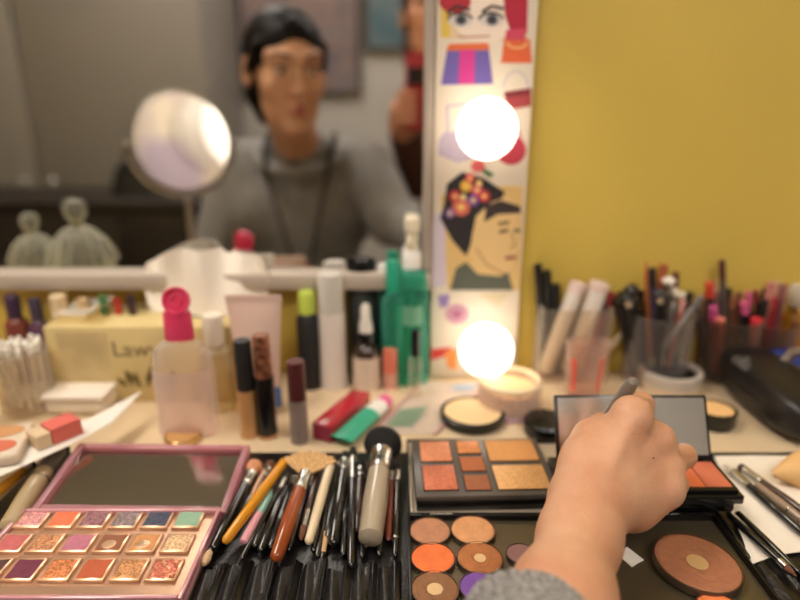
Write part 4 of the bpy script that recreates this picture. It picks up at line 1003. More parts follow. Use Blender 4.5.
# small tan compact behind the lid
c, r = foot(182, 452, 36)
t = thing('powder_compact', 'tiny round tan compact in front of the pink capped bottle', 'compact', (c.x, c.y + .004, ZC + .0003))
make_obj('case', MB().lathe([(r * .95, 0), (r, .002), (r, .0055), (r * .93, .0065), (r * .9, .005), (0, .005)], 28), M_gold, t); make_obj('powder', MB().lathe([(r * .88, .0052), (r * .86, .0062), (0, .0068)], 28), mat('tan_powder', (196, 146, 88), .8), t)

# ================================================================ white card and bits on it at the left
ch = .030
quad = [at(x, y, ch) for x, y in ((-40, 494), (0, 476), (67, 446), (111, 423), (142, 391), (88, 419), (20, 440), (-60, 470))]
cz = ZC + ch
mbc = MB(); mbc.prism([(p.x, p.y) for p in quad], cz - .0008, cz)
t = tag(make_obj('card', mbc, M_paper, smooth=False), 'white paper card with a pointed corner lying over the brushes at the left', 'card')
# coral ribbed block
a, b = at(30, 451, ch), at(74, 433, ch); d = b - a; ang = math.atan2(d.y, d.x); L = d.length
t = thing('sponge_block', 'coral pink ribbed block with a cream end lying on the white card', 'sponge', ((a.x + b.x) / 2, (a.y + b.y) / 2 + .006, cz + .0002), ang)
def ribs(n, w, h):
    q = [(-w / 2, 0)]
    q += [(w / 2, 0)]
    for i in range(n * 4 + 1):
        s = i / (n * 4); q.append((w / 2 - w * s, h - .0012 * (1 - math.cos(2 * PI * n * s)) / 2))
    return q
M2 = Matrix(((0, 0, 1, 0), (1, 0, 0, 0), (0, 1, 0, 0), (0, 0, 0, 1)))
make_obj('ribbed_block', MB().prism(ribs(4, .020, .014), -L * .18, L * .5, 0, M2), mat('coral_foam', (222, 112, 98), .7), t)
make_obj('cream_end', MB().box((-L * .36, 0, .0062), (L * .34, .0196, .0124), bev=.001), mat('cream_foam', (222, 196, 160), .7), t)
p = at(-12, 458, ch)
t = thing('face_palette', 'cream palette with tan and coral oval pans cut off by the left edge', 'palette', (p.x - .006, p.y + .008, cz + .0002), .3)
make_obj('tray', MB().box((0, 0, .005), (.062, .058, .01), bev=.0045, seg=3), mat('cream_tray', (226, 208, 184), .35), t)
for yy, rgb, n in ((.013, (206, 150, 96), 'tan_cream'), (-.012, (214, 112, 80), 'coral_cream')):
    make_obj('pan', MB().lathe([(.0, .0101), (.0108, .0101), (.0108, .0106), (.0, .011)], 28, sx=1.9, M=Matrix.Translation((.006, yy, 0))), mat(n, rgb, .5), t)

# ================================================================ black magnetic tin with loose pans
TZ = RT + .0071
tx0, tx1 = at(408, 513, TZ).x, at(716, 515, TZ).x
tyb = at(400, 514, TZ).y; tyf = .236
t = thing('magnetic_tin', 'wide open black tin holding loose round pans, in front of the hand', 'tin', ((tx0 + tx1) / 2, (tyb + tyf) / 2, ZC + RT + .0003))
tw, td = tx1 - tx0, tyb - tyf; hh = .0068
M_tin = mat('black_tin', (26, 23, 22), .28, .3); M_tinf = mat('tin_floor', (104, 94, 74), .34, .6)
def traymesh(w, d, h, y0, wall=.0016):
    mb = MB().box((0, y0, .0007), (w, d, .0014), bev=.0004)
    for sx in (-1, 1): mb.box((sx * (w / 2 - wall / 2), y0, h / 2 + .0007), (wall, d, h - .0014), bev=.0004)
    for sy in (-1, 1): mb.box((0, y0 + sy * (d / 2 - wall / 2), h / 2 + .0007), (w - wall * 2, wall, h - .0014), bev=.0004)
    return mb
make_obj('base', traymesh(tw, td, hh, 0), M_tin, t)
make_obj('floor_plate', MB().box((0, 0, .0018), (tw - .0036, td - .0036, .0006)), M_tinf, t)
lyb = at(400, 438, TZ).y - (tyb + tyf) / 2; ld = lyb - td / 2 - .0015
lidp = make_obj('lid', traymesh(tw, ld, hh * .9, td / 2 + .0015 + ld / 2), mat('tin_lid', (34, 30, 28), .35, .4), t)
make_obj('lid_liner', MB().box((0, td / 2 + .0015 + ld / 2, .0018), (tw - .0036, ld - .0036, .0006)), mat('tin_liner', (206, 190, 168), .4, .4), t)
make_obj('lid_rim', MB().box((-tw / 2 + .0028, td / 2 + .0015 + ld / 2, hh * .45), (.0016, ld - .006, hh * .75), bev=.0005), _M['tin_liner'], t)
for px in (441, 620, 668): make_obj('hinge', MB().tube([(at(px - 11, 512, TZ).x - (tx0 + tx1) / 2, td / 2 + .0008, hh * .82), (at(px + 11, 512, TZ).x - (tx0 + tx1) / 2, td / 2 + .0008, hh * .82)], .0014, 10), M_silver, t)
gp = 'loose round pans in the magnetic tin'
fz = RT + .0003 + .0023
def panround(label, px, py, wpx, rgb, hit=None, h=.0042, tilt=0., glit=False):
    r = wpx * mpp(px, py, fz + h) / 2; p = at(px, py, fz + h)
    p.z = ZC + fz + abs(math.sin(tilt)) * r
    t = thing('makeup_pan', label, 'make-up pan', p, 0, gp); t.rotation_euler = (tilt * .6, tilt, 0)
    make_obj('pan', MB().lathe([(r * .95, 0), (r, .0006), (r, h - .0006), (r * .985, h), (r * .96, h), (r * .955, h - .0012), (0, h - .0012)], 48), mat('dark_pan_metal', (112, 94, 80), .3, .8), t)
    nm = 'pressed_%d_%d' % (px, py)
    m = glitter(nm, rgb, .3) if glit else mat(nm, rgb, .75, noise=.1, nscale=180, bump=.35, bscale=500)
    hr = r * hit if hit else 0
    def fn(u, v):
        a = 2 * PI * u; rr = r * .95 * v
        z = h - .0001 + .0003 * math.sin(3 * a + px) * v * math.sin(PI * v) - .0008 * max(0, (v - .93) / .07)
        if hit:
            q = rr / (hr * (1 + .12 * math.sin(3 * a) + .08 * math.sin(7 * a + 1)))
            z -= .0009 * max(0, min(1, (1.35 - q) * 2)) + .00035 * math.exp(-((q - 1.9 - .2 * math.sin(4 * a)) / .13) ** 2)
        return (rr * math.cos(a), rr * math.sin(a), z)
    make_obj('powder', MB().grid(fn, 64, 26), m, t)
    if hit: make_obj('bare_metal', MB().lathe([(0, h - .00085), (hr * .92, h - .00085), (hr * .9, h - .0006), (hr * .74, h - .00068), (0, h - .00068)], 36), mat('worn_gold', (222, 190, 142), .35, .45), t)
panround('dusty tan pan at the back left corner of the tin', 430, 530, 42, (178, 124, 92))
panround('light caramel pan second from the left at the back of the tin', 473, 529, 45, (204, 146, 98))
panround('bright orange pan at the left side of the tin', 433, 557, 45, (224, 112, 56))
panround('brown pan with a small worn gold centre, right of the orange one', 480, 557, 47, (168, 104, 58), hit=.28)
panround('dark brown pan with a worn gold centre below the orange one', 435, 588, 49, (134, 92, 60), hit=.36)
panround('purple pan nearly covered by the sleeve', 480, 586, 42, (118, 76, 158))
panround('mauve grey pan partly hidden by the wrist', 521, 553, 30, (140, 102, 96))
panround('large bronzer pan with a worn ring at its centre', 697, 562, 84, (166, 108, 76), hit=.27, h=.0058, tilt=math.radians(2.))
panround('orange peach pan at the bottom edge below the bronzer', 722, 611, 50, (232, 128, 72))
panround('blue pan peeking out from behind the forearm', 602, 594, 32, (66, 88, 150))
pp = [at(x, y, fz + .0006) for x, y in ((616, 553), (627, 547), (644, 560), (638, 563), (632, 567))]
mbp = MB().prism([(p.x, p.y) for p in pp], ZC + fz + .0002, ZC + fz + .0008)
tag(make_obj('paper_scrap', mbp, M_paper, smooth=False), 'torn scrap of white tape on the tin floor beside the forearm', 'paper scrap')

# ================================================================ contour palette in the tin lid
CT = RT + .0003 + .0023 + .0135
c4 = [at(x, y, CT) for x, y in ((411, 440), (541, 438), (555, 493), (417, 498))]
ctr = (c4[0] + c4[1] + c4[2] + c4[3]) / 4
cw = ((c4[1] - c4[0]).length + (c4[2] - c4[3]).length) / 2; cd = ((c4[0] - c4[3]).length + (c4[1] - c4[2]).length) / 2
t = thing('contour_palette', 'charcoal palette of seven bronze and peach powders in the tin lid', 'palette', (ctr.x, ctr.y, ZC + RT + .0003 + .0023), .03)
M_ch = mat('charcoal_plastic', (84, 77, 71), .35)
make_obj('case', MB().box((0, 0, .0045), (cw, cd, .009), bev=.0008), M_black, t)
make_obj('face_plate', MB().box((0, 0, .01125), (cw, cd, .0045), bev=.0008), M_ch, t)
lay = [((.055, .30), (.56, .95), (212, 136, 96), 1), ((.055, .30), (.08, .50), (198, 112, 80), 1), ((.345, .53), (.70, .95), (206, 132, 74), 1), ((.345, .53), (.38, .64), (170, 98, 58), 0), ((.345, .53), (.07, .32), (150, 90, 58), 0),
       ((.57, .955), (.55, .95), (204, 144, 84), 0), ((.57, .955), (.07, .48), (216, 166, 108), 1)]
for i, ((u0, u1), (v0, v1), rgb, gl) in enumerate(lay):
    x, y = ((u0 + u1) / 2 - .5) * cw, ((v0 + v1) / 2 - .5) * cd
    p = make_obj('pan', MB().box((x, y, .01365), ((u1 - u0) * cw, (v1 - v0) * cd, .0004)), M_black, t)
    m = glitter('contour_%d' % i, rgb, .25) if gl else mat('contour_%d' % i, rgb, .8, noise=.06, nscale=200, bump=.2, bscale=500)
    make_obj('powder', MB().box((x, y, .0143), ((u1 - u0) * cw - .0012, (v1 - v0) * cd - .0012, .0008), bev=.0003), m, p)

# ================================================================ cream palette with a propped mirror lid, on a closed compact
z1 = RT + .0070
xL, xR = at(562, 500, z1 + .008).x, at(735, 503, z1 + .008).x; yF, yB = at(400, 503, z1 + .008).y, at(400, 462, z1 + .008).y
t = thing('closed_compact', 'closed flat black compact lying under the cream palette', 'compact', ((xL + xR) / 2, (yF + yB) / 2, ZC + z1))
make_obj('case', MB().box((0, 0, .0044), (xR - xL, yB - yF, .0084), bev=.0008), M_black, t)
make_obj('lid', MB().box((0, 0, .0111), (xR - xL, yB - yF, .0046), bev=.0012), M_black, t)
z2 = z1 + .0138; ztp = z2 + .0105
xL, xR = at(560, 464, ztp).x, at(717, 464, ztp).x; yF, yB = at(400, 490, ztp).y, at(400, 461, ztp).y
w, d = xR - xL, yB - yF
t = thing('cream_palette', 'black palette of cream colours with its mirror lid propped up behind the hand', 'palette', ((xL + xR) / 2, (yF + yB) / 2, ZC + z2))
make_obj('base', MB().box((0, 0, .0036), (w + .006, d + .006, .007), bev=.001), M_black, t)
make_obj('tray', MB().box((0, 0, .0088), (w, d, .0033), bev=.0006), M_black, t)
cc = [(206, 160, 110), (226, 168, 130), (150, 92, 62), (196, 144, 88), (226, 118, 72), (200, 110, 82)]
pwid = (w - .006) / 6
for i, rgb in enumerate(cc):
    make_obj('cream_pan', MB().box((-w / 2 + .003 + pwid * (i + .5), .001, .0107), (pwid * .97, d * .86, .0006), bev=.0002), mat('cream_%d' % i, rgb, .4), t)
hl = aty(630, 394, (yB + .012)).z - (ZC + z2 + .010)
TM = Matrix.Translation((-.001, d / 2 + .0018, .0108)) @ Matrix.Rotation(math.radians(-29), 4, 'X')
hl *= .95
make_obj('lid', MB().box((0, .0014, hl / 2), (w, .0028, hl), bev=.0008, M=TM), M_black, t)
make_obj('lid_mirror', MB().box((0, -.0003, hl / 2 + .0006), (w - .005, .0005, hl - .0056), M=TM), mat('hazy_mirror', (224, 222, 218), .22, 1.), t)
make_obj('hinge', MB().tube([(-w * .3, d / 2 + .0016, .0095), (w * .3, d / 2 + .0016, .0095)], .0014, 8), M_black, t)

# ================================================================ paper towel with brushes and the sponge, right
tq = [at(x, y, RT) for x, y in ((713, 459), (830, 456), (858, 540), (749, 567))]
def towel(u, v):
    p = (tq[3] * (1 - u) + tq[2] * u) * (1 - v) + (tq[0] * (1 - u) + tq[1] * u) * v
    return (p.x + .0012 * math.sin(9 * v), p.y + .0015 * math.sin(7 * u), ZC + RT + .0012 + .0009 * abs(math.sin(6 * u + 5 * v)) + .0008 * abs(math.sin(11 * v - 4 * u)))
tag(make_obj('paper_towel', MB().grid(towel, 40, 34, thick=.0006), mat('towel_paper', (236, 226, 210), .9, bump=.4, bscale=300)), 'white paper towel spread under brushes at the right', 'paper towel')
gr = 'brushes on the paper towel'
def rb(lab, top, end, w, hm, fm, bm_, h0=.009, h1=.009, **k): return brush('makeup_brush', lab, top, end, w, hm, fm, bm_, h0=h0, h1=h1, group=gr, **k)
rb('black brush with a long white tipped silver ferrule on the paper towel', (724, 464), (812, 541), 9, B_blk, M_silver, mat('white_bristle', (226, 216, 200), .9), lf=.2, lb=.13, shape='point', wide=1.0)
rb('brush with a small dark tip and silver ferrule on the paper towel, nearest the sponge', (739, 466), (826, 528), 9, B_dbr, M_silver, mat('plum_bristle', (74, 44, 48), .9), lf=.22, lb=.07, wide=1.)
rb('pale handled brush with silver band between two dark ones on the towel', (757, 485), (822, 535), 9, mat('smoked_handle', (150, 128, 108), .25, coat=.5), None, None, h0=.011, h1=.011, lf=.0, lb=.0, band=.45)
rb('black brush with brown bristles at its near end, lowest on the towel', (797, 577), (727, 513), 8, B_blk, M_silver, B_brn, h0=.009, h1=.01, lf=.1, lb=.13, shape='point', wide=1.)
rb('black brush with a pale bead at its near end', (737, 512), (802, 575), 7, B_blk, mat('bead_white', (226, 222, 200), .4), None, h0=.011, h1=.010, lf=.02, lb=0)
rb('thin black pencil brush beside the tin on the towel', (716, 511), (750, 559), 5, B_blk, None, None, h0=.008, h1=.007, lf=0, lb=0)
p = at(803, 482, RT)
t = thing('makeup_sponge', 'beige teardrop make-up sponge on the paper towel at the right edge', 'sponge', (0, 0, 0))
k = mpp(800, 470, .02); R0 = 21 * k
make_obj('sponge', MB().lathe([(0, -.0), (R0 * .18, .0025), (R0 * .45, .011), (R0 * .75, .021), (R0 * .95, .033), (R0, .043), (R0 * .9, .054), (R0 * .6, .062), (R0 * .25, .0655), (0, .066)], 32), mat('beige_sponge', (226, 182, 122), .85, bump=.3, bscale=900), t)
tip = at(770, 482, RT + .006)
place(t, (tip.x, tip.y, ZC + RT + .0135), (1, .12, .075))
# ================================================================ people
V3 = lambda *a: np.array(a, float)
def skin_mat(name, rgb):
    m = mat(name, rgb, .46, sss=.06, bump=.5, bscale=620)
    nt = m.node_tree; b = nt.nodes['Principled BSDF']
    tc = nt.nodes.new('ShaderNodeTexCoord'); n = nt.nodes.new('ShaderNodeTexNoise'); n.inputs['Scale'].default_value = 32; n.inputs['Detail'].default_value = 5
    r = nt.nodes.new('ShaderNodeValToRGB'); c = lin(rgb)
    r.color_ramp.elements[0].position = .35; r.color_ramp.elements[1].position = .7
    r.color_ramp.elements[0].color = (c[0] * .90, c[1] * .78, c[2] * .74, 1); r.color_ramp.elements[1].color = (c[0] * 1.03, c[1] * 1.04, c[2] * 1.05, 1)
    nt.links.new(tc.outputs['Object'], n.inputs['Vector']); nt.links.new(n.outputs['Fac'], r.inputs['Fac']); nt.links.new(r.outputs['Color'], b.inputs['Base Color'])
    return m
def rotm(yaw, pitch, roll=0.):
    "columns: right, forward, up of a head that faces +y at yaw 0 (yaw > 0 turns to +x)"
    R = Matrix.Rotation(-yaw, 3, 'Z') @ Matrix.Rotation(-pitch, 3, 'X') @ Matrix.Rotation(roll, 3, 'Y')
    return np.array(R)
def head(S, H, R, k=1.):
    P = lambda x, y, z: H + R @ V3(x, y, z) * k
    E = lambda c, r, kk, **kw: S.ell(c, [q * k for q in r], kk * k, R, **kw)
    Cn = lambda a, b, r1, r2, kk, **kw: S.cone(a, b, r1 * k, r2 * k, kk * k, **kw)
    E(P(0, -.012, .036), (.073, .094, .080), .01)
    E(P(0, .020, -.026), (.056, .066, .078), .02)
    Cn(P(-.022, .036, -.072), P(.022, .036, -.072), .027, .027, .025)
    Cn(P(-.007, .064, -.097), P(.007, .064, -.097), .0150, .0150, .022)
    for s in (-1, 1):
        E(P(s * .037, .056, -.016), (.022, .021, .022), .024)      # cheek
        Cn(P(s * .012, .081, .033), P(s * .046, .062, .034), .0085, .008, .016)   # brow ridge
    for s in (-1, 1): E(P(s * .031, .094, .012), (.0155, .0115, .0095), .014, sub=True)
    for s in (-1, 1): E(P(s * .031, .0725, .012), (.0135, .0125, .0118), .003)   # lids over the eyeball
    Cn(P(0, .084, .020), P(0, .101, -.020), .0052, .0072, .010)
    E(P(0, .101, -.022), (.0088, .0085, .0072), .006)
    for s in (-1, 1): E(P(s * .0105, .091, -.025), (.0066, .0085, .0058), .006)
    E(P(0, .0835, -.052), (.021, .0085, .0056), .008); E(P(0, .082, -.0615), (.018, .009, .0062), .007)
    for s in (-1, 1):
        E(P(s * .076, -.004, .0), (.009, .017, .030), .006); E(P(s * .083, .002, .002), (.006, .009, .017), .005, sub=True)
    return P
def patch(P, fn, nu, nv, thick):  # small face patch in head space
    return MB().grid(lambda u, v: Vector(P(*fn(u, v))), nu, nv, thick=thick)

# ---------------------------------------------------------------- woman at the counter
HC = V3(-.207, .12, 1.103); HK = .92; HR = rotm(math.radians(25), math.radians(8))
HS = .94          # the hand is a small one, held a little above the palettes
A_ = lambda px, py, d: np.array(atd(px, py, d * HS))
S = Solid(spaced(-.56, .23, [(.055, .215, .0016), (-.31, -.10, .0032)], .010),
          spaced(-.30, .56, [(.24, .46, .0016), (.0, .245, .0032)], .010),
          spaced(.0, 1.24, [(.775, .90, .0016), (.93, 1.23, .0032)], .012))
SB = lambda *a, **k: S.cone(*a, **k)
# trunk and legs
SB((-.215, -.13, .49), (-.215, -.11, .60), .115, .105, k=.03); SB((-.15, -.13, .48), (-.28, -.13, .48), .09, .09, k=.03)
SB((-.215, -.11, .60), (-.215, -.10, .76), .100, .105, k=.04)
SB((-.135, -.10, .83), (-.295, -.08, .83), .088, .088, k=.04); SB((-.10, -.10, .905), (-.33, -.08, .905), .056, .056, k=.03)
SB((-.215, -.07, .93), HC + HR @ V3(0, -.02, -.05), .050, .043, k=.02)
for s, hx, kx in ((1, -.145, -.12), (-1, -.285, -.31)):
    SB((hx, -.12, .465), (kx, .29, .475), .078, .056, k=.03); SB((kx, .29, .475), (kx, .26, .09), .054, .036, k=.02)
    SB((kx, .25, .055), (kx, .40, .030), .036, .026, k=.02)
# left arm, hand resting on the thigh
SB((-.36, -.09, .905), (-.43, -.03, .68), .05, .041, k=.02); SB((-.43, -.03, .68), (-.345, .15, .585), .038, .027, k=.015)
SB((-.345, .15, .585), (-.325, .20, .565), .028, .032, k=.02)
for i in range(4): SB((-.345 + i * .014, .215, .56), (-.335 + i * .014, .27 - abs(i - 1.4) * .008, .553), .009, .0075, k=.006)
SB((-.305, .185, .565), (-.283, .225, .557), .011, .009, k=.008)
# right arm reaching forward
SHD, ELB = V3(-.075, -.10, .905), V3(-.012, .070, .822)
W0 = A_(580, 535, .386); W1 = A_(590, 510, .404)
SB(SHD, ELB, .052, .040, k=.03); FA = A_(562, 602, .336)
SH = lambda p, q, r1, r2, k=.01: S.cone(p, q, r1 * HS, r2 * HS, k * HS)
SH(ELB, FA, .036, .0258, k=.02); SH(FA, W0, .0252, .0222, k=.02); SH(W0, W1, .0218, .0200, k=.02)
FWD = np.array(ray(600, 470)); FWD = FWD / np.linalg.norm(FWD)
# palm: rounded bars from the wrist to each knuckle
M1, M2_, M3, M4 = A_(632, 416, .438), A_(655, 441, .446), A_(665, 466, .443), A_(664, 489, .432)
for m_, r0, r1 in ((M1, .0185, .0122), (M2_, .0195, .0122), (M3, .0185, .0115), (M4, .0175, .0108)): SH(W1, m_, r0, r1, k=.010)
SH(A_(604, 508, .418), A_(632, 506, .430), .016, .0150, k=.012); SH(A_(632, 506, .430), M4, .0150, .0108, k=.012)      # hypothenar
SH(A_(580, 492, .408), A_(586, 460, .430), .0175, .0150, k=.016)        # thumb base
T1, T2, T3 = A_(593, 440, .450), A_(603, 428, .474), A_(590, 444, .492)
SH(A_(586, 466, .428), T1, .0158, .0128, k=.014); SH(T1, T2, .0130, .0112, k=.008); SH(T2, T3, .0108, .0085, k=.005)
SH(T1, A_(626, 426, .452), .0100, .0105, k=.012); SH(A_(592, 460, .436), A_(622, 440, .444), .0145, .0135, k=.014)
# fingers
SH(M1, A_(640, 405, .466), .0118, .0100, k=.008); SH(A_(640, 405, .466), A_(616, 432, .488), .0098, .0086, k=.004); SH(A_(616, 432, .488), A_(600, 448, .497), .0085, .0072, k=.004)
SH(M2_, A_(657, 438, .480), .0116, .0098, k=.007); SH(A_(657, 438, .480), A_(630, 456, .497), .0096, .0085, k=.004); SH(A_(630, 456, .497), A_(608, 462, .497), .0083, .0070, k=.004)
SH(M3, A_(684, 456, .478), .0110, .0090, k=.006); SH(A_(684, 456, .478), A_(660, 470, .494), .0089, .0080, k=.004); SH(A_(660, 470, .494), A_(640, 473, .492), .0078, .0066, k=.004)
SH(M4, A_(676, 484, .468), .0104, .0086, k=.006); SH(A_(676, 484, .468), A_(658, 492, .492), .0084, .0074, k=.004); SH(A_(658, 492, .492), A_(640, 492, .496), .0072, .0062, k=.004)
# knuckles and tendons on the back of the hand
for m_, r in ((M1, .0128), (M2_, .0130), (M3, .0120), (M4, .0112)):
    q = m_ - FWD * .0022 * HS; S.ell(q, (r * HS, r * HS, r * HS), .006)
for m_, o in ((M2_, .3), (M3, .25), (M1, .35)):
    d0 = W1 + (m_ - W1) * o - FWD * .0176 * HS; d1 = W1 + (m_ - W1) * .94 - FWD * .0112 * HS; SH(d0, d1, .0026, .0034, k=.007)
for a_, b_, c_ in (((628, 470, .409), (640, 452, .4195), (652, 446, .427)), ((616, 500, .402), (632, 478, .410), (650, 474, .4215))):
    a_, b_, c_ = [np.array(atd(*w_)) for w_ in (a_, b_, c_)]
    S.cone(a_, b_, .0016, .0018, .005); S.cone(b_, c_, .0018, .0014, .005)
P = head(S, HC, HR, HK)
V, F = S.mesh(2)
per = tag(solid_obj('person', V, F, skin_mat('skin', (208, 160, 126))), 'seated woman in grey sweater, her right hand holding a brush above the tin', 'person')
mo = atd(645, 459, .400); q = min(V.tolist(), key=lambda v: (v[0] - mo.x) ** 2 + (v[1] - mo.y) ** 2 + (v[2] - mo.z) ** 2)
make_obj('mole', MB().lathe([(.0007 * math.sin(PI * k / 8), -.0006 * math.cos(PI * k / 8)) for k in range(9)], 10, M=Matrix.Translation(q)), mat('mole_brown', (96, 58, 44), .6), per)
# face parts
hm = mat('dark_brown_hair', (20, 14, 11), .5, noise=.3, nscale=160, spec=.12)
lipm = mat('lip_skin', (176, 92, 86), .45)
for zz, hh_, dd in ((-.0525, .0046, .0935), (-.0615, .0056, .0925)):
    make_obj('lip', patch(P, lambda u, v: ((u - .5) * .036 * (1 - .25 * abs(v - .5)), dd - .0012 - .010 * ((u - .5) * 2) ** 2 - .0020 * ((v - .5) * 2) ** 2, zz + (v - .5) * 2 * hh_ * (1 - ((u - .5) * 2) ** 2) ** .6), 14, 6, .001), lipm, per)
for s in (-1, 1):
    e = make_obj('eye', MB().lathe([(0, 0)] + [(.0095 * math.sin(a), .0035 * (math.cos(a))) for a in (.2, .5, .9, 1.3, 1.57)][::-1] + [(0, .0036)], 16, sy=.5, M=Matrix.Translation(Vector(P(s * .031, .0835, .0105))) @ Matrix(HR.tolist()).to_4x4() @ Matrix.Rotation(-PI / 2, 4, 'X')), mat('eye_white', (214, 200, 188), .3), per)
    make_obj('iris', MB().lathe([(0, 0), (.0046, 0), (.0044, .0008), (0, .001)], 16, M=Matrix.Translation(Vector(P(s * .031 + .0012, .0868, .0103))) @ Matrix(HR.tolist()).to_4x4() @ Matrix.Rotation(-PI / 2, 4, 'X')), mat('iris_dark', (44, 30, 24), .2), e)
    make_obj('eyelid_makeup', patch(P, lambda u, v: (s * .031 + (u - .5) * .027, .0862 - .006 * ((u - .5) * 2) ** 2 - .0016 * v, .0145 + .0075 * v + .0016 * (1 - ((u - .5) * 2) ** 2)), 10, 4, .0012), mat('lid_shadow', (140, 92, 78), .6), per)
    make_obj('eyebrow', patch(P, lambda u, v: (s * (.013 + .038 * u), .0925 - .024 * u ** 2 + .0005, .0335 + .006 * math.sin(PI * min(1, u * .8 + .1)) + (v - .5) * .0056 * (1 - .6 * u)), 12, 3, .0014), hm, per)
# hair: pulled back, with a low knot
Sh = Solid(spaced(-.36, -.06, [], .0036), spaced(-.10, .25, [], .0036), spaced(.93, 1.24, [], .0036))
Sh.ell(P(0, -.014, .040), (.0715, .088, .0745), .01, HR); Sh.ell(P(0, -.036, -.02), (.064, .060, .068), .02, HR); Sh.ell(P(0, -.118, .0), (.032, .028, .032), .014, HR)
Sh.ell(P(0, .094, -.020), (.0545, .062, .0735), .012, HR, sub=True)
for i in range(9):   # locks combed back from the parting
    a = (i - 4) * .26
    Sh.cone(P(.066 * math.sin(a), .052 * math.cos(a) + .012, .098 - .05 * abs(math.sin(a))), P(.082 * math.sin(a), -.03, .102 - .075 * abs(math.sin(a))), .0055, .009, .006)
Sh.cone(P(0, .075, .098), P(0, -.03, .124), .0012, .0022, .004, sub=True)
for s in (-1, 1):
    Sh.cone(P(s * .064, .040, .052), P(s * .074, .0, .0), .0085, .008, .01)
    Sh.cone(P(s * .058, -.045, -.05), P(s * .030, -.066, -.10), .013, .011, .012)
Vh, Fh = Sh.mesh(1)
make_obj0 = solid_obj('hair', Vh, Fh, hm, per)
# sweater (to the wrist) and trousers follow the body
def knit_mat(name, rgb):
    m = mat(name, rgb, .9, sheen=.2); nt = m.node_tree; b = nt.nodes['Principled BSDF']
    tc = nt.nodes.new('ShaderNodeTexCoord'); n = nt.nodes.new('ShaderNodeTexNoise'); n.inputs['Scale'].default_value = 520; n.inputs['Detail'].default_value = 3
    r = nt.nodes.new('ShaderNodeValToRGB'); c = lin(rgb)
    r.color_ramp.elements[0].position = .36; r.color_ramp.elements[1].position = .64
    r.color_ramp.elements[0].color = (*[x * .32 for x in c], 1); r.color_ramp.elements[1].color = (*[min(1, x * 1.75) for x in c], 1)
    bp = nt.nodes.new('ShaderNodeBump'); bp.inputs['Strength'].default_value = .7; bp.inputs['Distance'].default_value = .0012
    nt.links.new(tc.outputs['Object'], n.inputs['Vector']); nt.links.new(n.outputs['Fac'], r.inputs['Fac']); nt.links.new(r.outputs['Color'], b.inputs['Base Color'])
    nt.links.new(n.outputs['Fac'], bp.inputs['Height']); nt.links.new(bp.outputs['Normal'], b.inputs['Normal'])
    return m
knit = knit_mat('grey_knit', (130, 127, 125))
Sw = Solid(spaced(-.52, .16, [], .0065), spaced(-.28, .30, [], .0065), spaced(.46, 1.02, [], .0065))
q = Sw.cone
q((-.215, -.125, .53), (-.215, -.11, .62), .128, .118, k=.03); q((-.215, -.11, .62), (-.215, -.10, .76), .115, .116, k=.04)
q((-.135, -.10, .83), (-.295, -.08, .83), .098, .098, k=.04); q((-.10, -.10, .908), (-.33, -.08, .908), .066, .066, k=.03)
q((-.215, -.075, .92), (-.212, -.04, .950), .066, .060, k=.03)
q((-.36, -.09, .908), (-.43, -.03, .68), .061, .052, k=.02); q((-.43, -.03, .68), (-.358, .12, .60), .049, .037, k=.015)
CUF = A_(548, 618, .327)
q(SHD, ELB, .063, .052, k=.03); q(ELB, CUF + (ELB - CUF) * .08, .050, .0318, k=.02)
Vs, Fs = Sw.mesh(2)
solid_obj('sweater', Vs, Fs, knit, per)
# knitted sleeve end: a ribbed tube round the forearm with a rolled edge
axv = Vector(FA - ELB).normalized(); cA_ = Vector(A_(541, 612, .327))
def cuff(u, v):
    a = 2 * PI * u; x = Vector((axv.y, -axv.x, 0)).normalized(); y = axv.cross(x)
    rib = .0017 * math.sin(27 * a) * (1 if .06 < v < .94 else .3)
    pr = [(0, .0367), (.45, .0355), (.72, .0345), (.86, .0341), (.93, .0336), (.97, .0319), (1.0, .0298), (.9, .0291), (.6, .0298)]
    i = min(int(v * 8), 7); f = v * 8 - i; s0, r0 = pr[i]; s1, r1 = pr[i + 1]; s = s0 + (s1 - s0) * f; r = r0 + (r1 - r0) * f + rib
    r *= HS; r *= 1 + .035 * math.sin(2 * a + .6) + .02 * math.sin(3 * a)
    return cA_ + axv * ((s - 1) * .062 + .004 * math.sin(a + 1)) + (x * math.cos(a) * 1.02 + y * math.sin(a) * .84) * r
make_obj('sleeve_cuff', MB().grid(cuff, 480, 64), knit, per, ang=80)
# hood edge and cord round the neck
cm = mat('black_cord', (24, 22, 24), .7)
make_obj('collar', MB().tube([(-.215 + .082 * math.sin(a), -.04 + .062 * -math.cos(a) + .012, .945 - .028 * math.cos(a + PI)) for a in [PI * 2 * i / 40 for i in range(41)]], .012, 12), knit, per)
def cordz(s): return [(-.21 + s * .070, -.04, .985), (-.21 + s * .070, .012, .955), (-.21 + s * .06, .042, .90), (-.21 + s * .045, .036, .84), (-.21 + s * .03, .034, .77), (-.21 + s * .012, .028, .70)]
for s in (-1, 1): make_obj('neck_cord', MB().tube(cordz(s), [.0075, .0065, .0035, .003, .003, .003], 8), cm, per)
St = Solid(spaced(-.45, .02, [], .008), spaced(-.30, .46, [], .008), spaced(.02, .66, [], .008))
St.cone((-.215, -.13, .49), (-.215, -.12, .58), .124, .112, k=.03); St.cone((-.15, -.13, .48), (-.28, -.13, .48), .098, .098, k=.03)
for hx, kx in ((-.145, -.12), (-.285, -.31)): St.cone((hx, -.12, .465), (kx, .29, .475), .087, .066, k=.03); St.cone((kx, .29, .475), (kx, .26, .10), .064, .048, k=.02)
Vt, Ft = St.mesh(2); solid_obj('trousers', Vt, Ft, mat('black_denim', (34, 34, 38), .85), per)
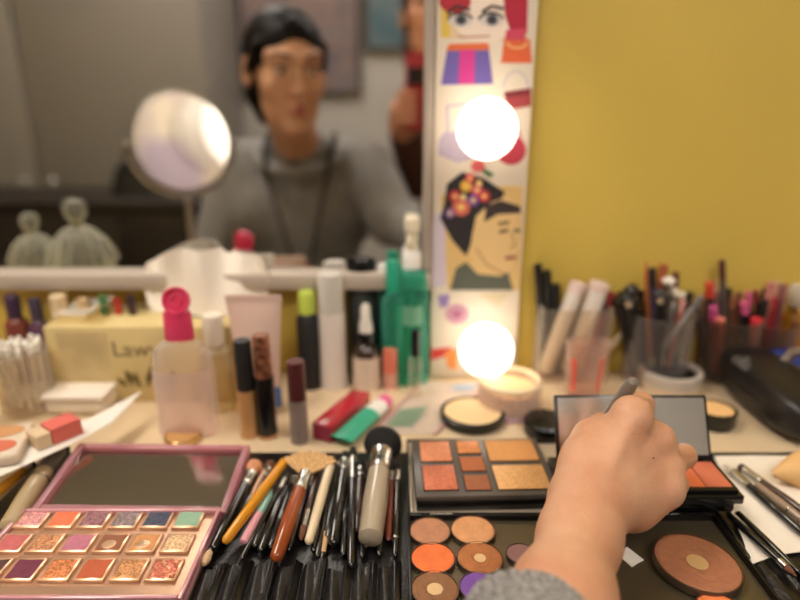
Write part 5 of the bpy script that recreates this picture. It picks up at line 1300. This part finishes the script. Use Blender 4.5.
for kx in (-.12, -.31):
    Ss = Solid(spaced(kx - .06, kx + .06, [], .005), spaced(.19, .46, [], .005), spaced(-.01, .13, [], .005))
    Ss.cone((kx, .25, .055), (kx, .41, .033), .043, .031, k=.02); Ss.cone((kx, .255, .06), (kx, .258, .10), .044, .042, k=.02)
    Vv, Ff = Ss.mesh(2); Vv[:, 2] = np.maximum(Vv[:, 2], .001); solid_obj('shoe', Vv, Ff, mat('black_shoe', (26, 24, 24), .5), per)
# brush held in the hand
tl0, tp0 = atd(635, 379, .440 * HS), atd(588, 446, .488 * HS)
axp = tp0 - tl0; Lp = axp.length
t = place(thing('makeup_brush', 'brush with a flat grey metal handle held in the hand', 'brush'), tl0, axp)
make_obj('handle', MB().lathe([(0, 0), (.0022, .0006), (.0042, .002), (.0054, .008), (.0058, .022), (.0044, Lp * .7), (.003, Lp * .8)], 16, sx=1.15, sy=.8), mat('grey_handle_metal', (126, 115, 106), .45, .1), t)
make_obj('ferrule', MB().lathe([(.0031, Lp * .8 + .0001), (.0036, Lp * .9), (.0032, Lp)], 16), M_silver, t)
make_obj('bristles', MB().lathe([(.0031, Lp + .0001), (.0042, Lp + .008), (.003, Lp + .015), (0, Lp + .019)], 16), B_brn, t)

def stool(label, x, y, h, group=None):
    t = thing('stool', label, 'stool', (x, y, 0))
    make_obj('seat', MB().lathe([(0, h - .05), (.16, h - .05), (.175, h - .035), (.175, h - .012), (.16, h - .001), (0, h)], 36), M_leather, t)
    make_obj('column', MB().lathe([(.025, .06), (.025, h - .051)], 18), ST, t)
    for i in range(5):
        a = 2 * PI * i / 5; make_obj('leg', MB().tube([(.02 * math.cos(a), .02 * math.sin(a), .075), (.2 * math.cos(a), .2 * math.sin(a), .03)], .014, 10), ST, t)
        make_obj('caster', MB().lathe([(0, 0), (.02, .003), (.026, .0165), (.02, .03), (0, .033)], 14, M=Matrix.Translation((.215 * math.cos(a), .215 * math.sin(a), 0))), M_blackm, t)
stool('black round stool under the seated woman in grey', -.215, -.13, .372)

# ---------------------------------------------------------------- the second person, behind, holding up a phone
H2 = V3(.082, -.335, 1.245); R2 = rotm(math.radians(-4), math.radians(-14))
S = Solid(spaced(-.2, .50, [(-.02, .2, .0042)], .010), spaced(-.82, .12, [(-.45, -.22, .0042), (-.08, .03, .003)], .012), spaced(0., 1.40, [(.95, 1.14, .003), (1.10, 1.39, .0045)], .012))
SB = lambda *a, **k: S.cone(*a, **k)
SB((0.185, -.52, .58), (0.185, -.50, .72), .115, .105, k=.03); SB((0.120, -.52, .57), (0.250, -.52, .57), .09, .09, k=.03)
SB((0.185, -.50, .70), (0.180, -.45, .90), .100, .108, k=.04); SB((0.110, -.43, .98), (0.250, -.43, .98), .085, .085, k=.04); SB((0.060, -.42, 1.045), (0.295, -.42, 1.045), .052, .052, k=.03)
SB((0.175, -.41, 1.06), H2 + R2 @ V3(0, -.02, -.05), .052, .047, k=.03)
for hx, kx in ((.12, .11), (.25, .28)):
    SB((hx, -.52, .56), (kx, -.17, .52), .078, .056, k=.03); SB((kx, -.17, .52), (kx, -.20, .09), .054, .036, k=.02); SB((kx, -.21, .055), (kx, -.06, .03), .036, .026, k=.02)
# arms: left one (toward -x) holds the phone edge, right one too
SB((0.040, -.42, 1.04), (0.045, -.30, .86), .048, .040, k=.02); SB((0.045, -.30, .86), (.005, -.085, 1.005), .037, .026, k=.015)
SB((0.315, -.42, 1.04), (0.350, -.30, .87), .048, .040, k=.02); SB((0.350, -.30, .87), (.125, -.10, .995), .037, .026, k=.015)
for side, wx in ((-1, .005), (1, .125)):
    e = .0085 if side < 0 else .0915
    SB((wx, -.085 if side < 0 else -.10, 1.0), (wx, -.062, 1.035), .026, .028, k=.02)
    for i in range(4): SB((wx + side * -.004, -.052, 1.020 + i * .017), (e + side * .006, -.030, 1.016 + i * .0175), .0088, .008, k=.006); SB((e + side * .006, -.030, 1.016 + i * .0175), (e - side * .022, -.0165, 1.014 + i * .0175), .008, .0068, k=.003)
    SB((wx - side * .01, -.07, 1.05), (e - side * .012, -.050, 1.072), .0105, .0085, k=.006)
P2 = head(S, H2, R2)
V, F = S.mesh(2)
ph = tag(solid_obj('person', V, F, skin_mat('skin_second', (206, 148, 112))), 'second person holding up a phone behind the seated woman, cut by the mirror edge', 'person')
for zz, hh_, dd in ((-.0525, .0046, .0935), (-.0615, .0056, .0925)):
    make_obj('lip', patch(P2, lambda u, v: ((u - .5) * .042, dd - .0012 - .010 * ((u - .5) * 2) ** 2 - .002 * ((v - .5) * 2) ** 2, zz + (v - .5) * 2 * hh_ * (1 - ((u - .5) * 2) ** 2) ** .6), 12, 6, .001), lipm, ph)
for s in (-1, 1):
    make_obj('eye', MB().lathe([(0, 0), (.0095, 0), (.0086, .002), (.005, .0033), (0, .0036)], 16, sy=.5, M=Matrix.Translation(Vector(P2(s * .031, .0835, .0105))) @ Matrix(R2.tolist()).to_4x4() @ Matrix.Rotation(-PI / 2, 4, 'X')), _M['iris_dark'], ph)
    make_obj('eyebrow', patch(P2, lambda u, v: (s * (.013 + .038 * u), .093 - .024 * u ** 2, .0335 + .006 * math.sin(PI * min(1, u * .8 + .1)) + (v - .5) * .0056 * (1 - .6 * u)), 12, 3, .0014), hm, ph)
Sh = Solid(spaced(-.05, .22, [], .0045), spaced(-.52, -.20, [], .0045), spaced(1.04, 1.40, [], .0045))
Sh.ell(P2(0, -.016, .042), (.0825, .099, .085), .01, R2); Sh.ell(P2(0, -.05, -.05), (.080, .066, .11), .02, R2); Sh.ell(P2(0, .090, -.016), (.064, .072, .084), .010, R2, sub=True); Sh.ell(P2(0, .080, -.10), (.066, .084, .07), .010, R2, sub=True)
Vh, Fh = Sh.mesh(1); solid_obj('hair', Vh, Fh, mat('brown_hair', (70, 48, 36), .5, noise=.3, nscale=160), ph)
Sw = Solid(spaced(-.12, .46, [], .0075), spaced(-.68, -.06, [], .0075), spaced(.5, 1.13, [], .0075)); q = Sw.cone
q((0.185, -.52, .60), (0.185, -.50, .72), .126, .118, k=.03); q((0.185, -.50, .70), (0.180, -.45, .90), .113, .120, k=.04); q((0.110, -.43, .98), (0.250, -.43, .98), .096, .096, k=.04); q((0.060, -.42, 1.045), (0.295, -.42, 1.045), .062, .062, k=.03)
q((0.040, -.42, 1.04), (0.045, -.30, .86), .058, .051, k=.02); q((0.045, -.30, .86), (.011, -.117, .983), .048, .036, k=.015); q((0.315, -.42, 1.04), (0.350, -.30, .87), .058, .051, k=.02); q((0.350, -.30, .87), (.159, -.13, .976), .048, .036, k=.015)
Vs, Fs = Sw.mesh(2); solid_obj('sweater', Vs, Fs, mat('burgundy_knit', (100, 62, 54), .9, bump=.3, bscale=400), ph)
St = Solid(spaced(-.02, .42, [], .008), spaced(-.66, -.05, [], .008), spaced(.03, .72, [], .008))
St.cone((0.185, -.52, .58), (0.185, -.51, .66), .122, .112, k=.03); St.cone((0.120, -.52, .57), (0.250, -.52, .57), .098, .098, k=.03)
for hx, kx in ((.12, .11), (.25, .28)): St.cone((hx, -.52, .56), (kx, -.17, .52), .087, .066, k=.03); St.cone((kx, -.17, .52), (kx, -.20, .10), .064, .048, k=.02)
Vt, Ft = St.mesh(2); solid_obj('trousers', Vt, Ft, mat('dark_trousers', (40, 40, 46), .85), ph)
for kx in (.11, .28):
    Ss = Solid(spaced(kx - .06, kx + .06, [], .005), spaced(-.28, .0, [], .005), spaced(-.01, .13, [], .005))
    Ss.cone((kx, -.21, .055), (kx, -.05, .033), .043, .031, k=.02); Ss.cone((kx, -.205, .06), (kx, -.203, .10), .044, .042, k=.02)
    Vv, Ff = Ss.mesh(2); Vv[:, 2] = np.maximum(Vv[:, 2], .001); solid_obj('shoe', Vv, Ff, mat('brown_shoe', (70, 48, 36), .5), ph)
stool('black round stool under the person with the phone', .185, -.52, .462)
t = thing('phone', 'phone in a dark red case held by the person behind, reflected at mirror edge', 'phone', (.05, -.024, 1.072))
make_obj('case', MB().box((0, 0, 0), (.078, .008, .150), bev=.004, seg=3), mat('red_phone_case', (170, 22, 40), .35), t)
make_obj('screen', MB().box((0, -.0046, 0), (.070, .0008, .140), bev=.0003), mat('black_screen', (12, 12, 14), .1), t)
cbm = make_obj('camera_bump', MB().box((-.018, .005, .030), (.034, .0024, .036), bev=.001), mat('dark_bump', (40, 20, 24), .25), t)
for dz_ in (-.008, .008): make_obj('lens', MB().lathe([(0, 0), (.006, 0), (.006, .0014), (.0045, .0016), (0, .0012)], 20, M=Matrix.Translation((-.018, .0062, .030 + dz_)) @ Matrix.Rotation(-PI / 2, 4, 'X')), M_black, cbm)

# ================================================================ camera, world
cam = bpy.data.cameras.new('camera'); co = bpy.data.objects.new('camera', cam); COL.objects.link(co)
co.location = CAM; co.rotation_euler = (PI / 2 - PITCH, 0, 0)
cam.sensor_width = 36; cam.lens = FPX / 800 * 36; cam.clip_start = .02
cam.dof.use_dof = True; cam.dof.focus_distance = .402; cam.dof.aperture_fstop = 2.5
SC.camera = co
w = bpy.data.worlds.new('world'); SC.world = w; w.use_nodes = True
w.node_tree.nodes['Background'].inputs['Color'].default_value = (1, .9, .78, 1); w.node_tree.nodes['Background'].inputs['Strength'].default_value = .12
SC.view_settings.view_transform = 'Standard'; SC.view_settings.look = 'None'; SC.view_settings.gamma = 1; SC.view_settings.exposure = -0.18
SC.cycles.max_bounces = 12; SC.cycles.transparent_max_bounces = 24
